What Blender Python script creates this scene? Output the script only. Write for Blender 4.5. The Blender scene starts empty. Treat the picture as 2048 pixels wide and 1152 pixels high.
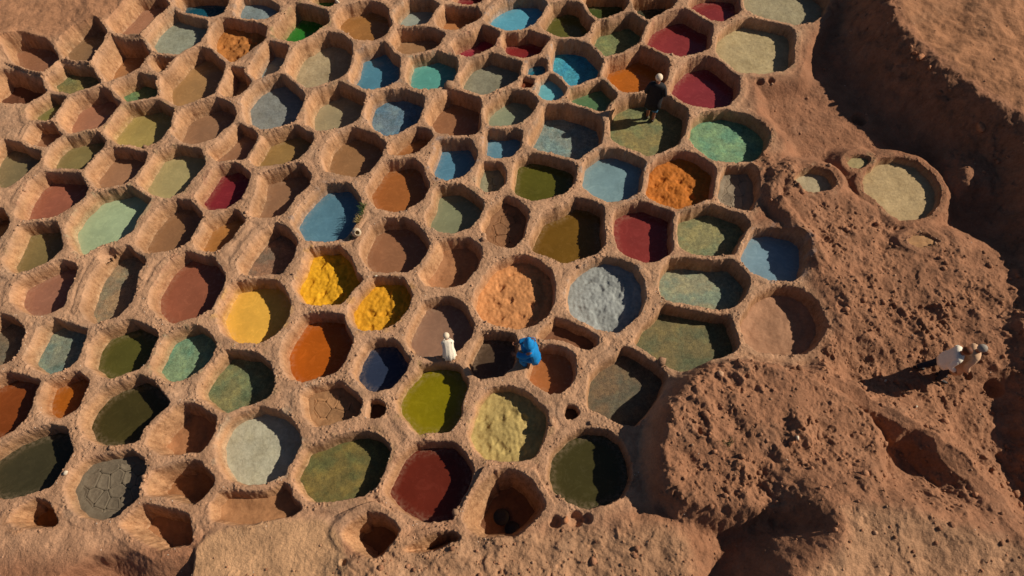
import bpy, bmesh, math, random
import numpy as np
from mathutils import Vector, Matrix, Euler

# ------------------------------------------------------------------ camera
sc = bpy.context.scene
W, H = 2048.0, 1152.0
CAM_H, TILT, ROLL, FPX = 21.0, math.radians(29.0), math.radians(-1.6), 1365.0
cd = bpy.data.cameras.new('camera'); cam = bpy.data.objects.new('camera', cd)
sc.collection.objects.link(cam); sc.camera = cam
cd.sensor_width = 36.0; cd.lens = FPX / W * 36.0; cd.clip_start = 0.1; cd.clip_end = 3000
CM = Matrix.Translation((0, 0, CAM_H)) @ Matrix.Rotation(TILT, 4, 'X') @ Matrix.Rotation(ROLL, 4, 'Z')
cam.matrix_world = CM
# ------------------------------------------------------------------ sky, sun, exposure
SUN_EL, SUN_AZ = math.radians(34.0), math.radians(11.0)      # azimuth measured from +X towards +Y
wd = bpy.data.worlds.new('World'); sc.world = wd; wd.use_nodes = True
nt = wd.node_tree; bg = nt.nodes['Background']
sky = nt.nodes.new('ShaderNodeTexSky'); sky.sky_type = 'NISHITA'; sky.sun_disc = False
sky.sun_elevation = SUN_EL; sky.sun_rotation = math.pi / 2 - SUN_AZ
sky.dust_density = 0.6; sky.air_density = 0.65; sky.altitude = 600
nt.links.new(sky.outputs[0], bg.inputs[0]); bg.inputs[1].default_value = 0.05
sl = bpy.data.lights.new('sun', 'SUN'); sl.energy = 5.0; sl.angle = math.radians(0.53); sl.color = (1.0, 0.885, 0.73)
so = bpy.data.objects.new('sun', sl); sc.collection.objects.link(so)
SUNV = Vector((math.cos(SUN_EL) * math.cos(SUN_AZ), math.cos(SUN_EL) * math.sin(SUN_AZ), math.sin(SUN_EL)))
so.rotation_euler = SUNV.to_track_quat('Z', 'Y').to_euler()
so.location = SUNV * 60
sc.view_settings.view_transform = 'Standard'; sc.view_settings.look = 'None'
sc.view_settings.exposure = 0.06; sc.view_settings.gamma = 1.0; sc.view_settings.use_curve_mapping = False

# ------------------------------------------------------------------ helpers
R3 = np.array(CM.to_3x3())
def unproj(u, v, z=0.0):
    """where a sight line through pixel (u, v) of the survey picture meets the level z"""
    d = R3 @ np.array([(u - W / 2) / FPX, -(v - H / 2) / FPX, -1.0])
    t = (z - CAM_H) / d[2]
    return d[0] * t, d[1] * t
def upoly(pts, z=0.0): return np.array([unproj(u, v, z) for u, v in pts])
def px_tile(c, r, pts): return [(c * 512 + x * 2.5, r * 288 + y * 2.5) for x, y in pts]

rng = np.random.default_rng(7); random.seed(7)
_perm = rng.permutation(1024); _perm = np.concatenate([_perm, _perm])
_ga = rng.uniform(0, 2 * np.pi, 1024); _gx, _gy = np.cos(_ga), np.sin(_ga)
_r1, _r2, _r3 = rng.random(1024), rng.random(1024), rng.random(1024)
def perlin(x, y):
    xi = np.floor(x).astype(np.int64); yi = np.floor(y).astype(np.int64)
    xf = x - xi; yf = y - yi
    u = xf * xf * xf * (xf * (xf * 6 - 15) + 10); v = yf * yf * yf * (yf * (yf * 6 - 15) + 10)
    def g(a, b, dx, dy):
        h = _perm[(_perm[a & 1023] + b) & 1023]; return _gx[h] * dx + _gy[h] * dy
    n00 = g(xi, yi, xf, yf); n10 = g(xi + 1, yi, xf - 1, yf)
    n01 = g(xi, yi + 1, xf, yf - 1); n11 = g(xi + 1, yi + 1, xf - 1, yf - 1)
    a = n00 + u * (n10 - n00); b = n01 + u * (n11 - n01)
    return (a + v * (b - a)) * 1.4
def fbm(x, y, s, o=4, gain=0.5, seed=0):
    r = 0; a = 1.0; t = 0
    for i in range(o):
        r = r + a * perlin(x / s + 13.7 * i + seed * 31.1, y / s + 7.3 * i + seed * 17.9); t += a; a *= gain; s *= 0.47
    return r / t * 1.5
def worley(x, y, s, seed=0, sy=1.0):
    x = x / s + seed * 5.3; y = y / (s * sy) + seed * 9.1
    xi = np.floor(x).astype(np.int64); yi = np.floor(y).astype(np.int64)
    f1 = np.full(x.shape, 9.0); f2 = np.full(x.shape, 9.0); hid = np.zeros(x.shape)
    for i in (-1, 0, 1):
        for j in (-1, 0, 1):
            h = _perm[(_perm[(xi + i) & 1023] + yi + j) & 1023]
            dx = xi + i + 0.1 + 0.8 * _r1[h] - x; dy = yi + j + 0.1 + 0.8 * _r2[h] - y
            d = dx * dx + dy * dy
            nearer = d < f1
            f2 = np.where(nearer, f1, np.minimum(f2, d)); hid = np.where(nearer, _r3[h], hid); f1 = np.where(nearer, d, f1)
    return np.sqrt(f1), np.sqrt(f2), hid
def sstep(a, b, x):
    t = np.clip((x - a) / (b - a), 0, 1); return t * t * (3 - 2 * t)
def chaikin(p, k=0.2, n=2):
    p = np.asarray(p, float)
    for _ in range(n):
        q = np.roll(p, -1, 0)
        p = np.stack([p + (q - p) * k, p + (q - p) * (1 - k)], 1).reshape(-1, 2)
    return p
def sdf(poly, x, y):
    """signed distance, positive inside"""
    d = np.full(x.shape, 1e9); ins = np.zeros(x.shape, bool)
    n = len(poly)
    for i in range(n):
        ax, ay = poly[i]; bx, by = poly[(i + 1) % n]
        ex, ey = bx - ax, by - ay; wx, wy = x - ax, y - ay
        t = np.clip((wx * ex + wy * ey) / (ex * ex + ey * ey + 1e-12), 0, 1)
        d = np.minimum(d, (wx - ex * t) ** 2 + (wy - ey * t) ** 2)
        if abs(by - ay) > 1e-12:
            c = ((ay > y) != (by > y)) & (x < (bx - ax) * (y - ay) / (by - ay) + ax); ins ^= c
    d = np.sqrt(d); return np.where(ins, d, -d)
def dline(pts, x, y):
    d = np.full(x.shape, 1e9)
    for (ax, ay), (bx, by) in zip(pts[:-1], pts[1:]):
        ex, ey = bx - ax, by - ay; wx, wy = x - ax, y - ay
        t = np.clip((wx * ex + wy * ey) / (ex * ex + ey * ey), 0, 1)
        d = np.minimum(d, (wx - ex * t) ** 2 + (wy - ey * t) ** 2)
    return np.sqrt(d)
def lin(c):
    c = np.asarray(c, float) / 255.0
    return np.where(c <= 0.04045, c / 12.92, ((c + 0.055) / 1.055) ** 2.4)
COL = sc.collection
def link(o): COL.objects.link(o); return o
def tag(o, label=None, cat=None, group=None, kind=None):
    if label: o['label'] = label
    if cat: o['category'] = cat
    if group: o['group'] = group
    if kind: o['kind'] = kind
    return o
def mesh_np(name, v, q, mat=None, smooth=True, attrs=None, normals=None):
    me = bpy.data.meshes.new(name)
    nv, nq = len(v), len(q); k = q.shape[1]
    me.vertices.add(nv); me.vertices.foreach_set('co', np.ascontiguousarray(v, np.float32).ravel())
    me.loops.add(nq * k); me.loops.foreach_set('vertex_index', np.ascontiguousarray(q, np.int32).ravel())
    me.polygons.add(nq); me.polygons.foreach_set('loop_start', np.arange(0, nq * k, k, dtype=np.int32))
    me.update(calc_edges=True)
    me.polygons.foreach_set('use_smooth', np.full(nq, smooth, bool))
    for an, arr in (attrs or {}).items():
        if arr.ndim == 2:
            a = me.attributes.new(an, 'FLOAT_COLOR', 'POINT'); a.data.foreach_set('color', np.ascontiguousarray(arr, np.float32).ravel())
        else:
            a = me.attributes.new(an, 'FLOAT', 'POINT'); a.data.foreach_set('value', np.ascontiguousarray(arr, np.float32).ravel())
    if normals is not None:
        me.normals_split_custom_set_from_vertices(normals.astype(np.float32))
    if mat: me.materials.append(mat)
    return me
def mobj(name, me, parent=None):
    o = bpy.data.objects.new(name, me); link(o)
    if parent: o.parent = parent
    return o
def empty(name, loc):
    o = bpy.data.objects.new(name, None); link(o); o.location = loc; o.empty_display_size = 0.3; return o

# ------------------------------------------------------------------ materials
def newmat(name):
    m = bpy.data.materials.new(name); m.use_nodes = True
    return m, m.node_tree, m.node_tree.nodes['Principled BSDF']
def N(t, typ, **kw):
    n = t.nodes.new(typ)
    for k, v in kw.items():
        if k in n.inputs: n.inputs[k].default_value = v
        else: setattr(n, k, v)
    return n
def noise(t, vec, scale, detail=6, rough=0.6):
    n = N(t, 'ShaderNodeTexNoise'); n.inputs['Scale'].default_value = scale
    n.inputs['Detail'].default_value = detail; n.inputs['Roughness'].default_value = rough
    t.links.new(vec, n.inputs['Vector']); return n
def ramp(t, src, stops):
    r = N(t, 'ShaderNodeValToRGB'); e = r.color_ramp.elements
    while len(e) < len(stops): e.new(0.5)
    for i, (p, c) in enumerate(stops):
        e[i].position = p; e[i].color = (c, c, c, 1) if not hasattr(c, '__len__') else (*c, 1)
    t.links.new(src, r.inputs[0]); return r
def mixc(t, a, b, fac=1.0, mode='MIX'):
    m = N(t, 'ShaderNodeMix', data_type='RGBA', blend_type=mode)
    for s, i in ((fac, 0), (a, 6), (b, 7)):
        if hasattr(s, 'is_output'): t.links.new(s, m.inputs[i])
        elif i == 0: m.inputs[0].default_value = s
        else: m.inputs[i].default_value = (*s, 1)
    return m.outputs[2]
def math_(t, op, a, b=0.0):
    m = N(t, 'ShaderNodeMath', operation=op)
    for s, i in ((a, 0), (b, 1)):
        if hasattr(s, 'is_output'): t.links.new(s, m.inputs[i])
        else: m.inputs[i].default_value = s
    return m.outputs[0]
def bump(t, p, h, strength, dist, prev=None):
    b = N(t, 'ShaderNodeBump'); b.inputs['Strength'].default_value = strength; b.inputs['Distance'].default_value = dist
    t.links.new(h, b.inputs['Height'])
    if prev: t.links.new(prev, b.inputs['Normal'])
    if p: t.links.new(b.outputs[0], p.inputs['Normal'])
    return b.outputs[0]

def make_clay():
    m, t, p = newmat('clay')
    geo = N(t, 'ShaderNodeNewGeometry'); pos = geo.outputs['Position']
    at = N(t, 'ShaderNodeAttribute', attribute_name='tone'); wl = N(t, 'ShaderNodeAttribute', attribute_name='wall')
    mp = N(t, 'ShaderNodeMapping'); t.links.new(pos, mp.inputs[0]); mp.inputs['Scale'].default_value = (1, 1, 0.6)
    n1 = noise(t, pos, 1.3, 8, 0.62); n2 = noise(t, pos, 14, 8, 0.7); n3 = noise(t, mp.outputs[0], 7, 8, 0.72)
    n4 = noise(t, pos, 60, 4, 0.7)
    v1 = ramp(t, n1.outputs[0], [(0.3, 0.74), (0.7, 1.22)])
    v2 = ramp(t, n2.outputs[0], [(0.28, 0.66), (0.5, 1.0), (0.75, 1.2)])
    c = mixc(t, at.outputs['Color'], v1.outputs[0], 1.0, 'MULTIPLY')
    c = mixc(t, c, v2.outputs[0], 0.8, 'MULTIPLY')
    v4 = ramp(t, n4.outputs[0], [(0.3, 0.75), (0.65, 1.12)])
    c = mixc(t, c, v4.outputs[0], 0.7, 'MULTIPLY')
    v3 = ramp(t, n3.outputs[0], [(0.3, (0.58, 0.50, 0.45)), (0.55, (1, 1, 1)), (0.78, (1.12, 1.1, 1.05))])
    c3 = mixc(t, c, v3.outputs[0], 1.0, 'MULTIPLY'); c = mixc(t, c, c3, wl.outputs['Fac'])
    # grey dust and reddish stains with shapes of their own
    n5 = noise(t, pos, 0.8, 5, 0.65); d5 = ramp(t, n5.outputs[0], [(0.52, 0.0), (0.7, 0.55)])
    grey = mixc(t, c, (0.9, 1.0, 1.1), 1.0, 'MULTIPLY'); c = mixc(t, c, grey, d5.outputs[0])
    t.links.new(c, p.inputs['Base Color']); p.inputs['Roughness'].default_value = 0.92
    p.inputs['Specular IOR Level'].default_value = 0.15
    hs = mixc(t, n2.outputs[0], n3.outputs[0], wl.outputs['Fac'])
    n6 = noise(t, pos, 4.5, 3, 0.55); b0 = bump(t, None, n6.outputs[0], 0.35, 0.12); b1 = bump(t, None, hs, 0.7, 0.04, b0)
    # small grains and pits
    vo = N(t, 'ShaderNodeTexVoronoi'); vo.inputs['Scale'].default_value = 26; t.links.new(pos, vo.inputs['Vector'])
    b2 = bump(t, None, vo.outputs['Distance'], 0.35, 0.02, b1)
    bump(t, p, n4.outputs[0], 0.45, 0.012, b2)
    return m
def make_dye(kind):
    m, t, p = newmat('dye_' + kind)
    geo = N(t, 'ShaderNodeNewGeometry'); pos = geo.outputs['Position']
    oi = N(t, 'ShaderNodeObjectInfo'); col = oi.outputs['Color']
    n1 = noise(t, pos, 1.1, 5, 0.6); n2 = noise(t, pos, 9, 7, 0.7); n3 = noise(t, pos, 45, 4, 0.75)
    if kind == 'liquid':
        v = ramp(t, n1.outputs[0], [(0.3, 0.86), (0.7, 1.12)]); c = mixc(t, col, v.outputs[0], 1, 'MULTIPLY')
        v2 = ramp(t, n2.outputs[0], [(0.35, 0.93), (0.7, 1.07)]); c = mixc(t, c, v2.outputs[0], 1, 'MULTIPLY')
        # drifting film, dust that gathers at the shore, floating specks
        ed = N(t, 'ShaderNodeAttribute', attribute_name='shore')
        wv = N(t, 'ShaderNodeTexNoise'); wv.inputs['Scale'].default_value = 1.7; wv.inputs['Detail'].default_value = 7; wv.inputs['Roughness'].default_value = 0.68; wv.inputs['Distortion'].default_value = 2.2
        t.links.new(pos, wv.inputs['Vector'])
        fm = ramp(t, wv.outputs[0], [(0.50, 0.0), (0.70, 0.8)])
        film = mixc(t, c, (1.22, 1.20, 1.16), 1.0, 'MULTIPLY'); c = mixc(t, c, film, fm.outputs[0])
        sh = math_(t, 'MULTIPLY', ed.outputs['Fac'], ramp(t, n2.outputs[0], [(0.42, 0.0), (0.66, 0.30)]).outputs[0])
        c = mixc(t, c, (0.42, 0.31, 0.21), sh)
        fl = ramp(t, n3.outputs[0], [(0.69, 0.0), (0.76, 0.35)])
        c = mixc(t, c, (0.38, 0.30, 0.22), fl.outputs[0])
        r = ramp(t, wv.outputs[0], [(0.42, 0.06), (0.62, 0.38)]); t.links.new(r.outputs[0], p.inputs['Roughness'])
        p.inputs['IOR'].default_value = 1.33
        bump(t, p, n2.outputs[0], 0.10, 0.012)
    elif kind == 'scum':
        v = ramp(t, n2.outputs[0], [(0.3, 0.62), (0.5, 1.0), (0.72, 1.35)]); c = mixc(t, col, v.outputs[0], 1, 'MULTIPLY')
        v3 = ramp(t, n3.outputs[0], [(0.32, 0.35), (0.5, 1.0), (0.68, 1.55)]); c = mixc(t, c, v3.outputs[0], 0.9, 'MULTIPLY')
        tint = mixc(t, c, (0.72, 0.94, 1.08), 1, 'MULTIPLY'); f = ramp(t, n1.outputs[0], [(0.46, 0.0), (0.60, 1.0)])
        c = mixc(t, c, tint, f.outputs[0])
        n7 = noise(t, pos, 2.3, 6, 0.7); f7 = ramp(t, n7.outputs[0], [(0.50, 0.0), (0.60, 0.75)])
        pale = mixc(t, c, (1.45, 1.38, 1.22), 1, 'MULTIPLY'); c = mixc(t, c, pale, f7.outputs[0])
        f8 = ramp(t, n7.outputs[0], [(0.36, 0.6), (0.44, 0.0)]); dk = mixc(t, c, (0.55, 0.62, 0.55), 1, 'MULTIPLY'); c = mixc(t, c, dk, f8.outputs[0])
        p.inputs['Roughness'].default_value = 0.75; p.inputs['Specular IOR Level'].default_value = 0.3
        b = bump(t, None, n2.outputs[0], 0.5, 0.03); bump(t, p, n3.outputs[0], 0.6, 0.02, b)
    else:
        v = ramp(t, n1.outputs[0], [(0.3, 0.8), (0.7, 1.18)]); c = mixc(t, col, v.outputs[0], 1, 'MULTIPLY')
        v2 = ramp(t, n2.outputs[0], [(0.3, 0.78), (0.7, 1.15)]); c = mixc(t, c, v2.outputs[0], 1, 'MULTIPLY')
        if kind == 'crust':
            vo = N(t, 'ShaderNodeTexVoronoi', feature='DISTANCE_TO_EDGE'); vo.inputs['Scale'].default_value = 7.0
            wv = mixc(t, pos, noise(t, pos, 3.0, 5, 0.65).outputs['Color'], 0.4); t.links.new(wv, vo.inputs['Vector'])
            cr = ramp(t, vo.outputs['Distance'], [(0.0, 0.55), (0.05, 1.0)]); c = mixc(t, c, cr.outputs[0], 0.35, 'MULTIPLY')
            n7 = noise(t, pos, 2.0, 6, 0.7); f7 = ramp(t, n7.outputs[0], [(0.45, 0.0), (0.68, 0.5)]); dk = mixc(t, c, (0.80, 0.74, 0.62), 1, 'MULTIPLY'); c = mixc(t, c, dk, f7.outputs[0])
            b0 = bump(t, None, cr.outputs[0], 0.5, 0.02)
        else: b0 = None
        p.inputs['Roughness'].default_value = 0.8; p.inputs['Specular IOR Level'].default_value = 0.25
        b = bump(t, None, n2.outputs[0], 0.5, 0.03, b0); bump(t, p, n3.outputs[0], 0.5, 0.012, b)
    t.links.new(c, p.inputs['Base Color'])
    return m
def make_plain(name, col, rough=0.8, ns=40, amp=0.25, bs=0.3, bd=0.01, spec=0.3):
    m, t, p = newmat(name)
    tc = N(t, 'ShaderNodeTexCoord'); n = noise(t, tc.outputs['Object'], ns, 5, 0.65)
    v = ramp(t, n.outputs[0], [(0.3, 1 - amp), (0.7, 1 + amp)]); c = mixc(t, tuple(col), v.outputs[0], 1, 'MULTIPLY')
    t.links.new(c, p.inputs['Base Color']); p.inputs['Roughness'].default_value = rough; p.inputs['Specular IOR Level'].default_value = spec
    bump(t, p, n.outputs[0], bs, bd); return m
CLAY = make_clay()
DYE = {k: make_dye(k) for k in ('liquid', 'scum', 'paste', 'crust', 'dry')}
# ------------------------------------------------------------------ survey of the vats: (tile col, row, look, kind, colour, depth, rim outline)
VATS = [
(0,0,'muddy brown','liquid',(140,98,72),.45,[(6,36),(20,31),(38,34),(46,45),(40,53),(33,57),(20,55),(10,48)]),
(0,0,'olive brown','liquid',(128,100,72),.45,[(47,38),(60,25),(78,17),(86,28),(84,35),(72,50),(60,50),(51,46)]),
(0,0,'pinkish brown','liquid',(150,108,84),.6,[(88,20),(100,8),(108,-1),(128,-4),(134,4),(133,10),(118,24),(103,28),(93,27)]),
(0,0,'pale grey green','crust',(142,146,128),.45,[(116,25),(126,13),(139,9),(150,12),(164,16),(164,25),(158,34),(142,43),(128,43),(120,36)]),
(0,0,'rusty orange','paste',(164,106,52),.6,[(169,24),(177,15),(200,17),(212,22),(211,31),(200,40),(186,49),(175,43),(168,33)]),
(0,0,'tan brown','liquid',(152,108,72),.85,[(76,46),(88,32),(108,31),(116,36),(119,44),(108,57),(95,62),(86,65),(80,58)]),
(0,0,'dark brown','dry',(110,72,50),.7,[(119,47),(127,45),(139,46),(137,51),(131,58),(124,57)]),
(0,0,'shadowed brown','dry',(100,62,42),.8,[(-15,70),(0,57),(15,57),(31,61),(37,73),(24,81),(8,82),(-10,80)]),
(0,0,'dull olive','scum',(118,108,66),.5,[(37,62),(50,51),(70,51),(75,58),(81,65),(72,71),(55,75),(46,73),(38,68)]),
(0,0,'mossy green','scum',(100,118,76),.6,[(91,69),(104,62),(108,59),(125,63),(128,70),(126,76),(115,79),(102,80),(95,76)]),
(0,0,'muddy tan','liquid',(150,116,76),.65,[(125,68),(133,58),(148,44),(160,38),(172,43),(179,52),(177,63),(170,76),(155,82),(142,84),(130,78)]),
(0,0,'murky brown','liquid',(128,102,76),.7,[(175,72),(182,60),(184,54),(194,55),(200,64),(192,75),(180,77)]),
(0,0,'olive green','liquid',(112,108,62),.5,[(22,87),(32,79),(40,75),(53,76),(50,83),(44,94),(35,96),(24,95)]),
(0,0,'dusky mauve','liquid',(152,106,82),.65,[(45,93),(52,82),(65,73),(84,71),(95,82),(86,95),(76,102),(58,107),(48,103)]),
(0,0,'khaki yellow','liquid',(154,136,80),.6,[(84,105),(93,92),(100,85),(126,80),(138,88),(136,100),(127,111),(112,118),(95,115)]),
(0,0,'dull brown','liquid',(138,104,78),.6,[(138,105),(142,95),(150,85),(172,78),(184,83),(188,91),(185,97),(170,110),(155,115),(145,112)]),
(0,0,'pale brown','liquid',(142,104,78),.55,[(20,110),(27,99),(42,98),(50,107),(42,114),(33,117),(25,117)]),
(0,0,'brown','liquid',(140,102,76),.55,[(167,121),(178,113),(190,99),(202,103),(206,112),(203,119),(195,126),(184,127),(173,128)]),
(0,1,'drab olive','liquid',(120,108,68),.5,[(37,12),(45,-2),(58,-7),(79,-9),(83,-1),(76,9),(66,20),(52,21),(41,20)]),
(1,0,'blue grey','crust',(120,134,136),.4,[(-16,6),(-12,-2),(5,-2),(17,4),(17,9),(8,14),(-8,15),(-15,13)]),
(0,0,'dark teal','liquid',(20,74,92),.75,[(139,0),(142,-6),(160,-8),(178,-7),(182,0),(178,10),(170,13),(155,12),(147,10)]),
(1,0,'emerald green','liquid',(34,108,38),.8,[(13,26),(22,13),(31,3),(46,5),(56,9),(57,18),(50,22),(42,29),(30,33),(18,30)]),
(1,0,'bright green','liquid',(44,112,48),.5,[(44,-1),(48,-6),(62,-6),(64,-1),(60,5),(52,4)]),
(1,0,'ochre brown','liquid',(148,104,58),.55,[(63,13),(70,6),(93,1),(104,7),(108,19),(103,27),(95,31),(80,31),(74,26),(66,22)]),
(1,0,'slate blue','liquid',(116,128,128),.7,[(-3,52),(3,42),(10,34),(25,37),(21,50),(15,58),(0,63),(-7,58)]),
(1,0,'ashy beige','crust',(168,152,120),.7,[(27,50),(33,38),(45,30),(57,26),(67,28),(76,35),(75,53),(68,61),(55,68),(40,70),(31,65),(25,58)]),
(1,0,'steel blue','liquid',(74,122,142),.6,[(76,60),(80,48),(82,41),(101,34),(107,38),(114,46),(113,63),(103,69),(88,71),(77,66)]),
(1,0,'greyish blue','liquid',(136,144,134),.6,[(110,12),(116,5),(122,0),(140,0),(146,5),(140,13),(135,19),(122,20),(113,18)]),
(1,0,'mud brown','liquid',(146,112,80),.6,[(108,32),(114,24),(140,23),(150,27),(145,35),(138,40),(120,42),(111,39)]),
(1,0,'light brown','liquid',(160,110,70),.7,[(146,9),(151,5),(175,5),(180,12),(170,18),(160,23),(148,22),(144,18)]),
(1,0,'wine red','liquid',(122,40,44),.4,[(158,-1),(162,-7),(183,-7),(180,0),(172,3),(162,3)]),
(1,0,'sky blue','liquid',(86,152,174),.5,[(183,14),(190,7),(198,2),(210,-2),(226,-1),(233,4),(230,10),(222,18),(210,24),(195,23),(187,19)]),
(1,0,'crimson','liquid',(136,44,58),.75,[(157,35),(160,31),(172,26),(182,19),(195,25),(189,36),(180,41),(170,44),(161,42)]),
(2,0,'dark red','liquid',(120,40,40),.6,[(-8,36),(-7,28),(15,25),(29,30),(24,38),(20,44),(8,46),(-2,43)]),
(1,0,'turquoise','liquid',(86,150,140),.55,[(121,55),(124,46),(138,42),(145,41),(160,47),(159,59),(154,67),(140,71),(127,70),(121,64)]),
(1,0,'dull grey','crust',(134,132,112),.55,[(164,60),(172,49),(188,43),(203,48),(213,51),(210,61),(203,66),(190,72),(181,75),(168,71),(164,66)]),
(1,0,'dusty blue grey','crust',(128,132,128),.55,[(-10,80),(0,68),(10,62),(22,60),(33,68),(38,77),(33,90),(30,97),(18,101),(3,102),(-8,97)]),
(1,0,'stone grey','liquid',(148,136,106),.7,[(41,85),(45,77),(55,69),(66,66),(86,75),(85,87),(80,95),(68,101),(50,104),(41,98)]),
(1,0,'inky blue','scum',(98,118,130),.55,[(87,88),(93,79),(101,74),(118,72),(134,78),(131,92),(128,98),(115,105),(104,108),(93,101)]),
(1,0,'earthy brown','liquid',(136,96,68),.7,[(136,92),(143,81),(155,72),(170,76),(179,80),(178,100),(176,106),(160,107),(146,105),(138,98)]),
(1,0,'sage grey','liquid',(128,136,112),.6,[(183,88),(190,80),(203,73),(215,73),(225,80),(221,88),(211,98),(198,102),(186,99)]),
(1,0,'khaki brown','liquid',(138,110,66),.55,[(-4,122),(5,110),(20,104),(31,101),(44,108),(45,113),(38,122),(33,127),(20,130),(2,132),(-3,129)]),
(1,1,'chestnut brown','liquid',(140,104,70),.6,[(54,10),(57,0),(65,-8),(78,-13),(95,-7),(103,0),(99,9),(90,21),(80,25),(68,23),(56,21)]),
(1,0,'amber brown','liquid',(146,96,56),.55,[(106,121),(112,113),(118,108),(127,103),(138,104),(140,109),(133,117),(128,121),(118,123),(108,123)]),
(1,1,'ocean blue','liquid',(80,124,148),.6,[(139,15),(144,5),(146,-3),(170,-4),(176,7),(174,14),(166,24),(153,28),(144,25)]),
(1,0,'azure blue','liquid',(92,132,150),.5,[(183,118),(184,105),(205,103),(212,106),(210,117),(204,124),(190,125),(183,122)]),
(2,0,'moss olive','liquid',(84,84,38),.65,[(23,18),(30,5),(45,1),(57,3),(60,12),(66,17),(62,24),(55,29),(40,29),(28,24)]),
(2,0,'blackish green','liquid',(62,74,38),.7,[(57,0),(60,-6),(90,-6),(92,3),(86,10),(76,14),(66,13),(61,8)]),
(2,0,'near black','liquid',(50,56,42),.75,[(98,5),(97,-3),(125,-6),(131,1),(126,7),(115,13),(108,16),(100,10)]),
(2,0,'grey green','scum',(110,116,76),.7,[(64,32),(67,19),(85,13),(97,11),(107,18),(103,30),(98,36),(85,42),(74,44),(68,38)]),
(2,0,'raspberry red','liquid',(126,50,50),.6,[(107,30),(115,16),(125,11),(140,9),(150,15),(160,19),(157,38),(150,41),(133,45),(118,40),(109,36)]),
(2,0,'scarlet','liquid',(126,50,50),.45,[(141,5),(148,-3),(160,-6),(178,-5),(184,3),(181,9),(168,16),(160,16),(148,10)]),
(2,0,'sand beige','crust',(176,158,118),.45,[(164,40),(166,28),(175,20),(188,15),(202,18),(220,21),(225,26),(224,50),(216,56),(200,58),(180,57),(170,50)]),
(2,0,'pale beige grey','crust',(156,146,116),.45,[(184,4),(188,-8),(215,-11),(240,-10),(252,0),(250,10),(240,17),(230,19),(218,18),(205,14),(195,11)]),
(2,0,'peacock blue','scum',(58,138,160),.65,[(32,45),(34,34),(46,32),(58,35),(68,42),(72,48),(68,62),(55,67),(46,69),(38,61),(31,54)]),
(2,0,'deep teal','liquid',(36,104,124),.35,[(9,57),(11,52),(20,46),(28,49),(28,55),(24,59),(17,60),(11,59)]),
(2,0,'rust brown','hole',(120,64,36),.3,[(7,68),(9,62),(17,63),(16,69),(8,70)]),
(2,0,'pale blue','liquid',(98,164,174),.3,[(20,70),(22,65),(27,61),(33,60),(40,65),(44,69),(41,75),(35,79),(25,79),(20,75)]),
(2,0,'teal green','liquid',(84,116,80),.5,[(46,78),(48,72),(65,64),(74,65),(83,75),(80,80),(74,88),(68,88),(50,83)]),
(2,0,'burnt orange','liquid',(164,92,30),.7,[(73,58),(78,48),(90,44),(102,38),(112,41),(124,49),(123,62),(118,70),(100,73),(88,72),(78,64)]),
(2,0,'cherry red','liquid',(126,50,54),.6,[(127,72),(132,59),(142,49),(158,46),(170,51),(181,62),(180,74),(172,83),(160,85),(145,83),(133,79)]),
(2,0,'blotchy blue grey','scum',(122,132,124),.75,[(14,110),(22,95),(26,85),(45,84),(60,88),(70,94),(72,102),(70,115),(60,122),(52,127),(38,125),(22,119),(14,114)]),
(2,0,'weedy olive','scum',(124,114,72),.62,[(79,95),(82,83),(95,77),(110,75),(128,79),(140,88),(139,103),(131,115),(120,121),(108,124),(92,119),(80,111)]),
(2,0,'jade green','scum',(112,142,106),.5,[(142,108),(144,98),(152,91),(170,88),(188,92),(200,100),(205,106),(202,118),(195,127),(180,130),(160,127),(148,118)]),
(0,1,'greyish olive','liquid',(118,106,76),.55,[(-12,15),(-5,3),(3,-3),(15,0),(31,5),(31,12),(24,20),(12,30),(5,34),(-8,34)]),
(0,1,'coffee brown','liquid',(148,110,82),.55,[(71,22),(80,9),(90,4),(103,3),(116,7),(114,15),(108,25),(98,32),(80,35),(73,30)]),
(0,1,'sage khaki','liquid',(156,144,100),.5,[(111,30),(120,16),(125,8),(140,2),(159,4),(163,16),(155,25),(146,36),(135,42),(118,38)]),
(0,1,'brick mauve','liquid',(144,88,68),.55,[(15,50),(19,40),(26,30),(34,24),(48,22),(63,24),(69,36),(66,42),(55,51),(40,58),(18,60),(13,56)]),
(0,1,'mint green','liquid',(154,172,136),.5,[(54,66),(63,53),(76,41),(85,38),(105,35),(119,45),(116,50),(108,60),(105,69),(95,76),(80,80),(66,88),(57,80)]),
(0,1,'maroon','liquid',(116,38,44),.5,[(157,42),(164,32),(173,19),(188,15),(199,24),(196,34),(190,44),(180,50),(168,51),(160,47)]),
(0,1,'walnut brown','liquid',(136,100,70),.55,[(110,78),(119,62),(129,51),(140,45),(152,46),(161,58),(155,68),(150,78),(137,84),(120,86),(113,84)]),
(0,1,'caramel','liquid',(158,108,58),.5,[(157,78),(164,64),(172,59),(188,53),(196,61),(185,73),(175,84),(165,86),(159,83)]),
(0,1,'swampy olive','liquid',(120,104,66),.55,[(3,92),(9,82),(15,67),(25,64),(44,63),(47,75),(49,82),(40,92),(25,99),(10,102),(5,98)]),
(0,1,'dark umber','liquid',(92,66,48),.6,[(-15,60),(-8,53),(0,52),(6,62),(3,70),(-2,75),(-12,74)]),
(0,1,'ashen brown','scum',(138,116,90),.55,[(74,106),(81,96),(90,86),(102,83),(116,94),(109,103),(107,118),(104,127),(94,137),(77,142),(69,138),(66,130),(71,114)]),
(0,1,'brick red brown','liquid',(140,84,62),.5,[(122,118),(131,102),(139,93),(148,87),(155,89),(168,90),(179,105),(176,117),(168,130),(160,136),(140,142),(128,138),(122,130)]),
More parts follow.
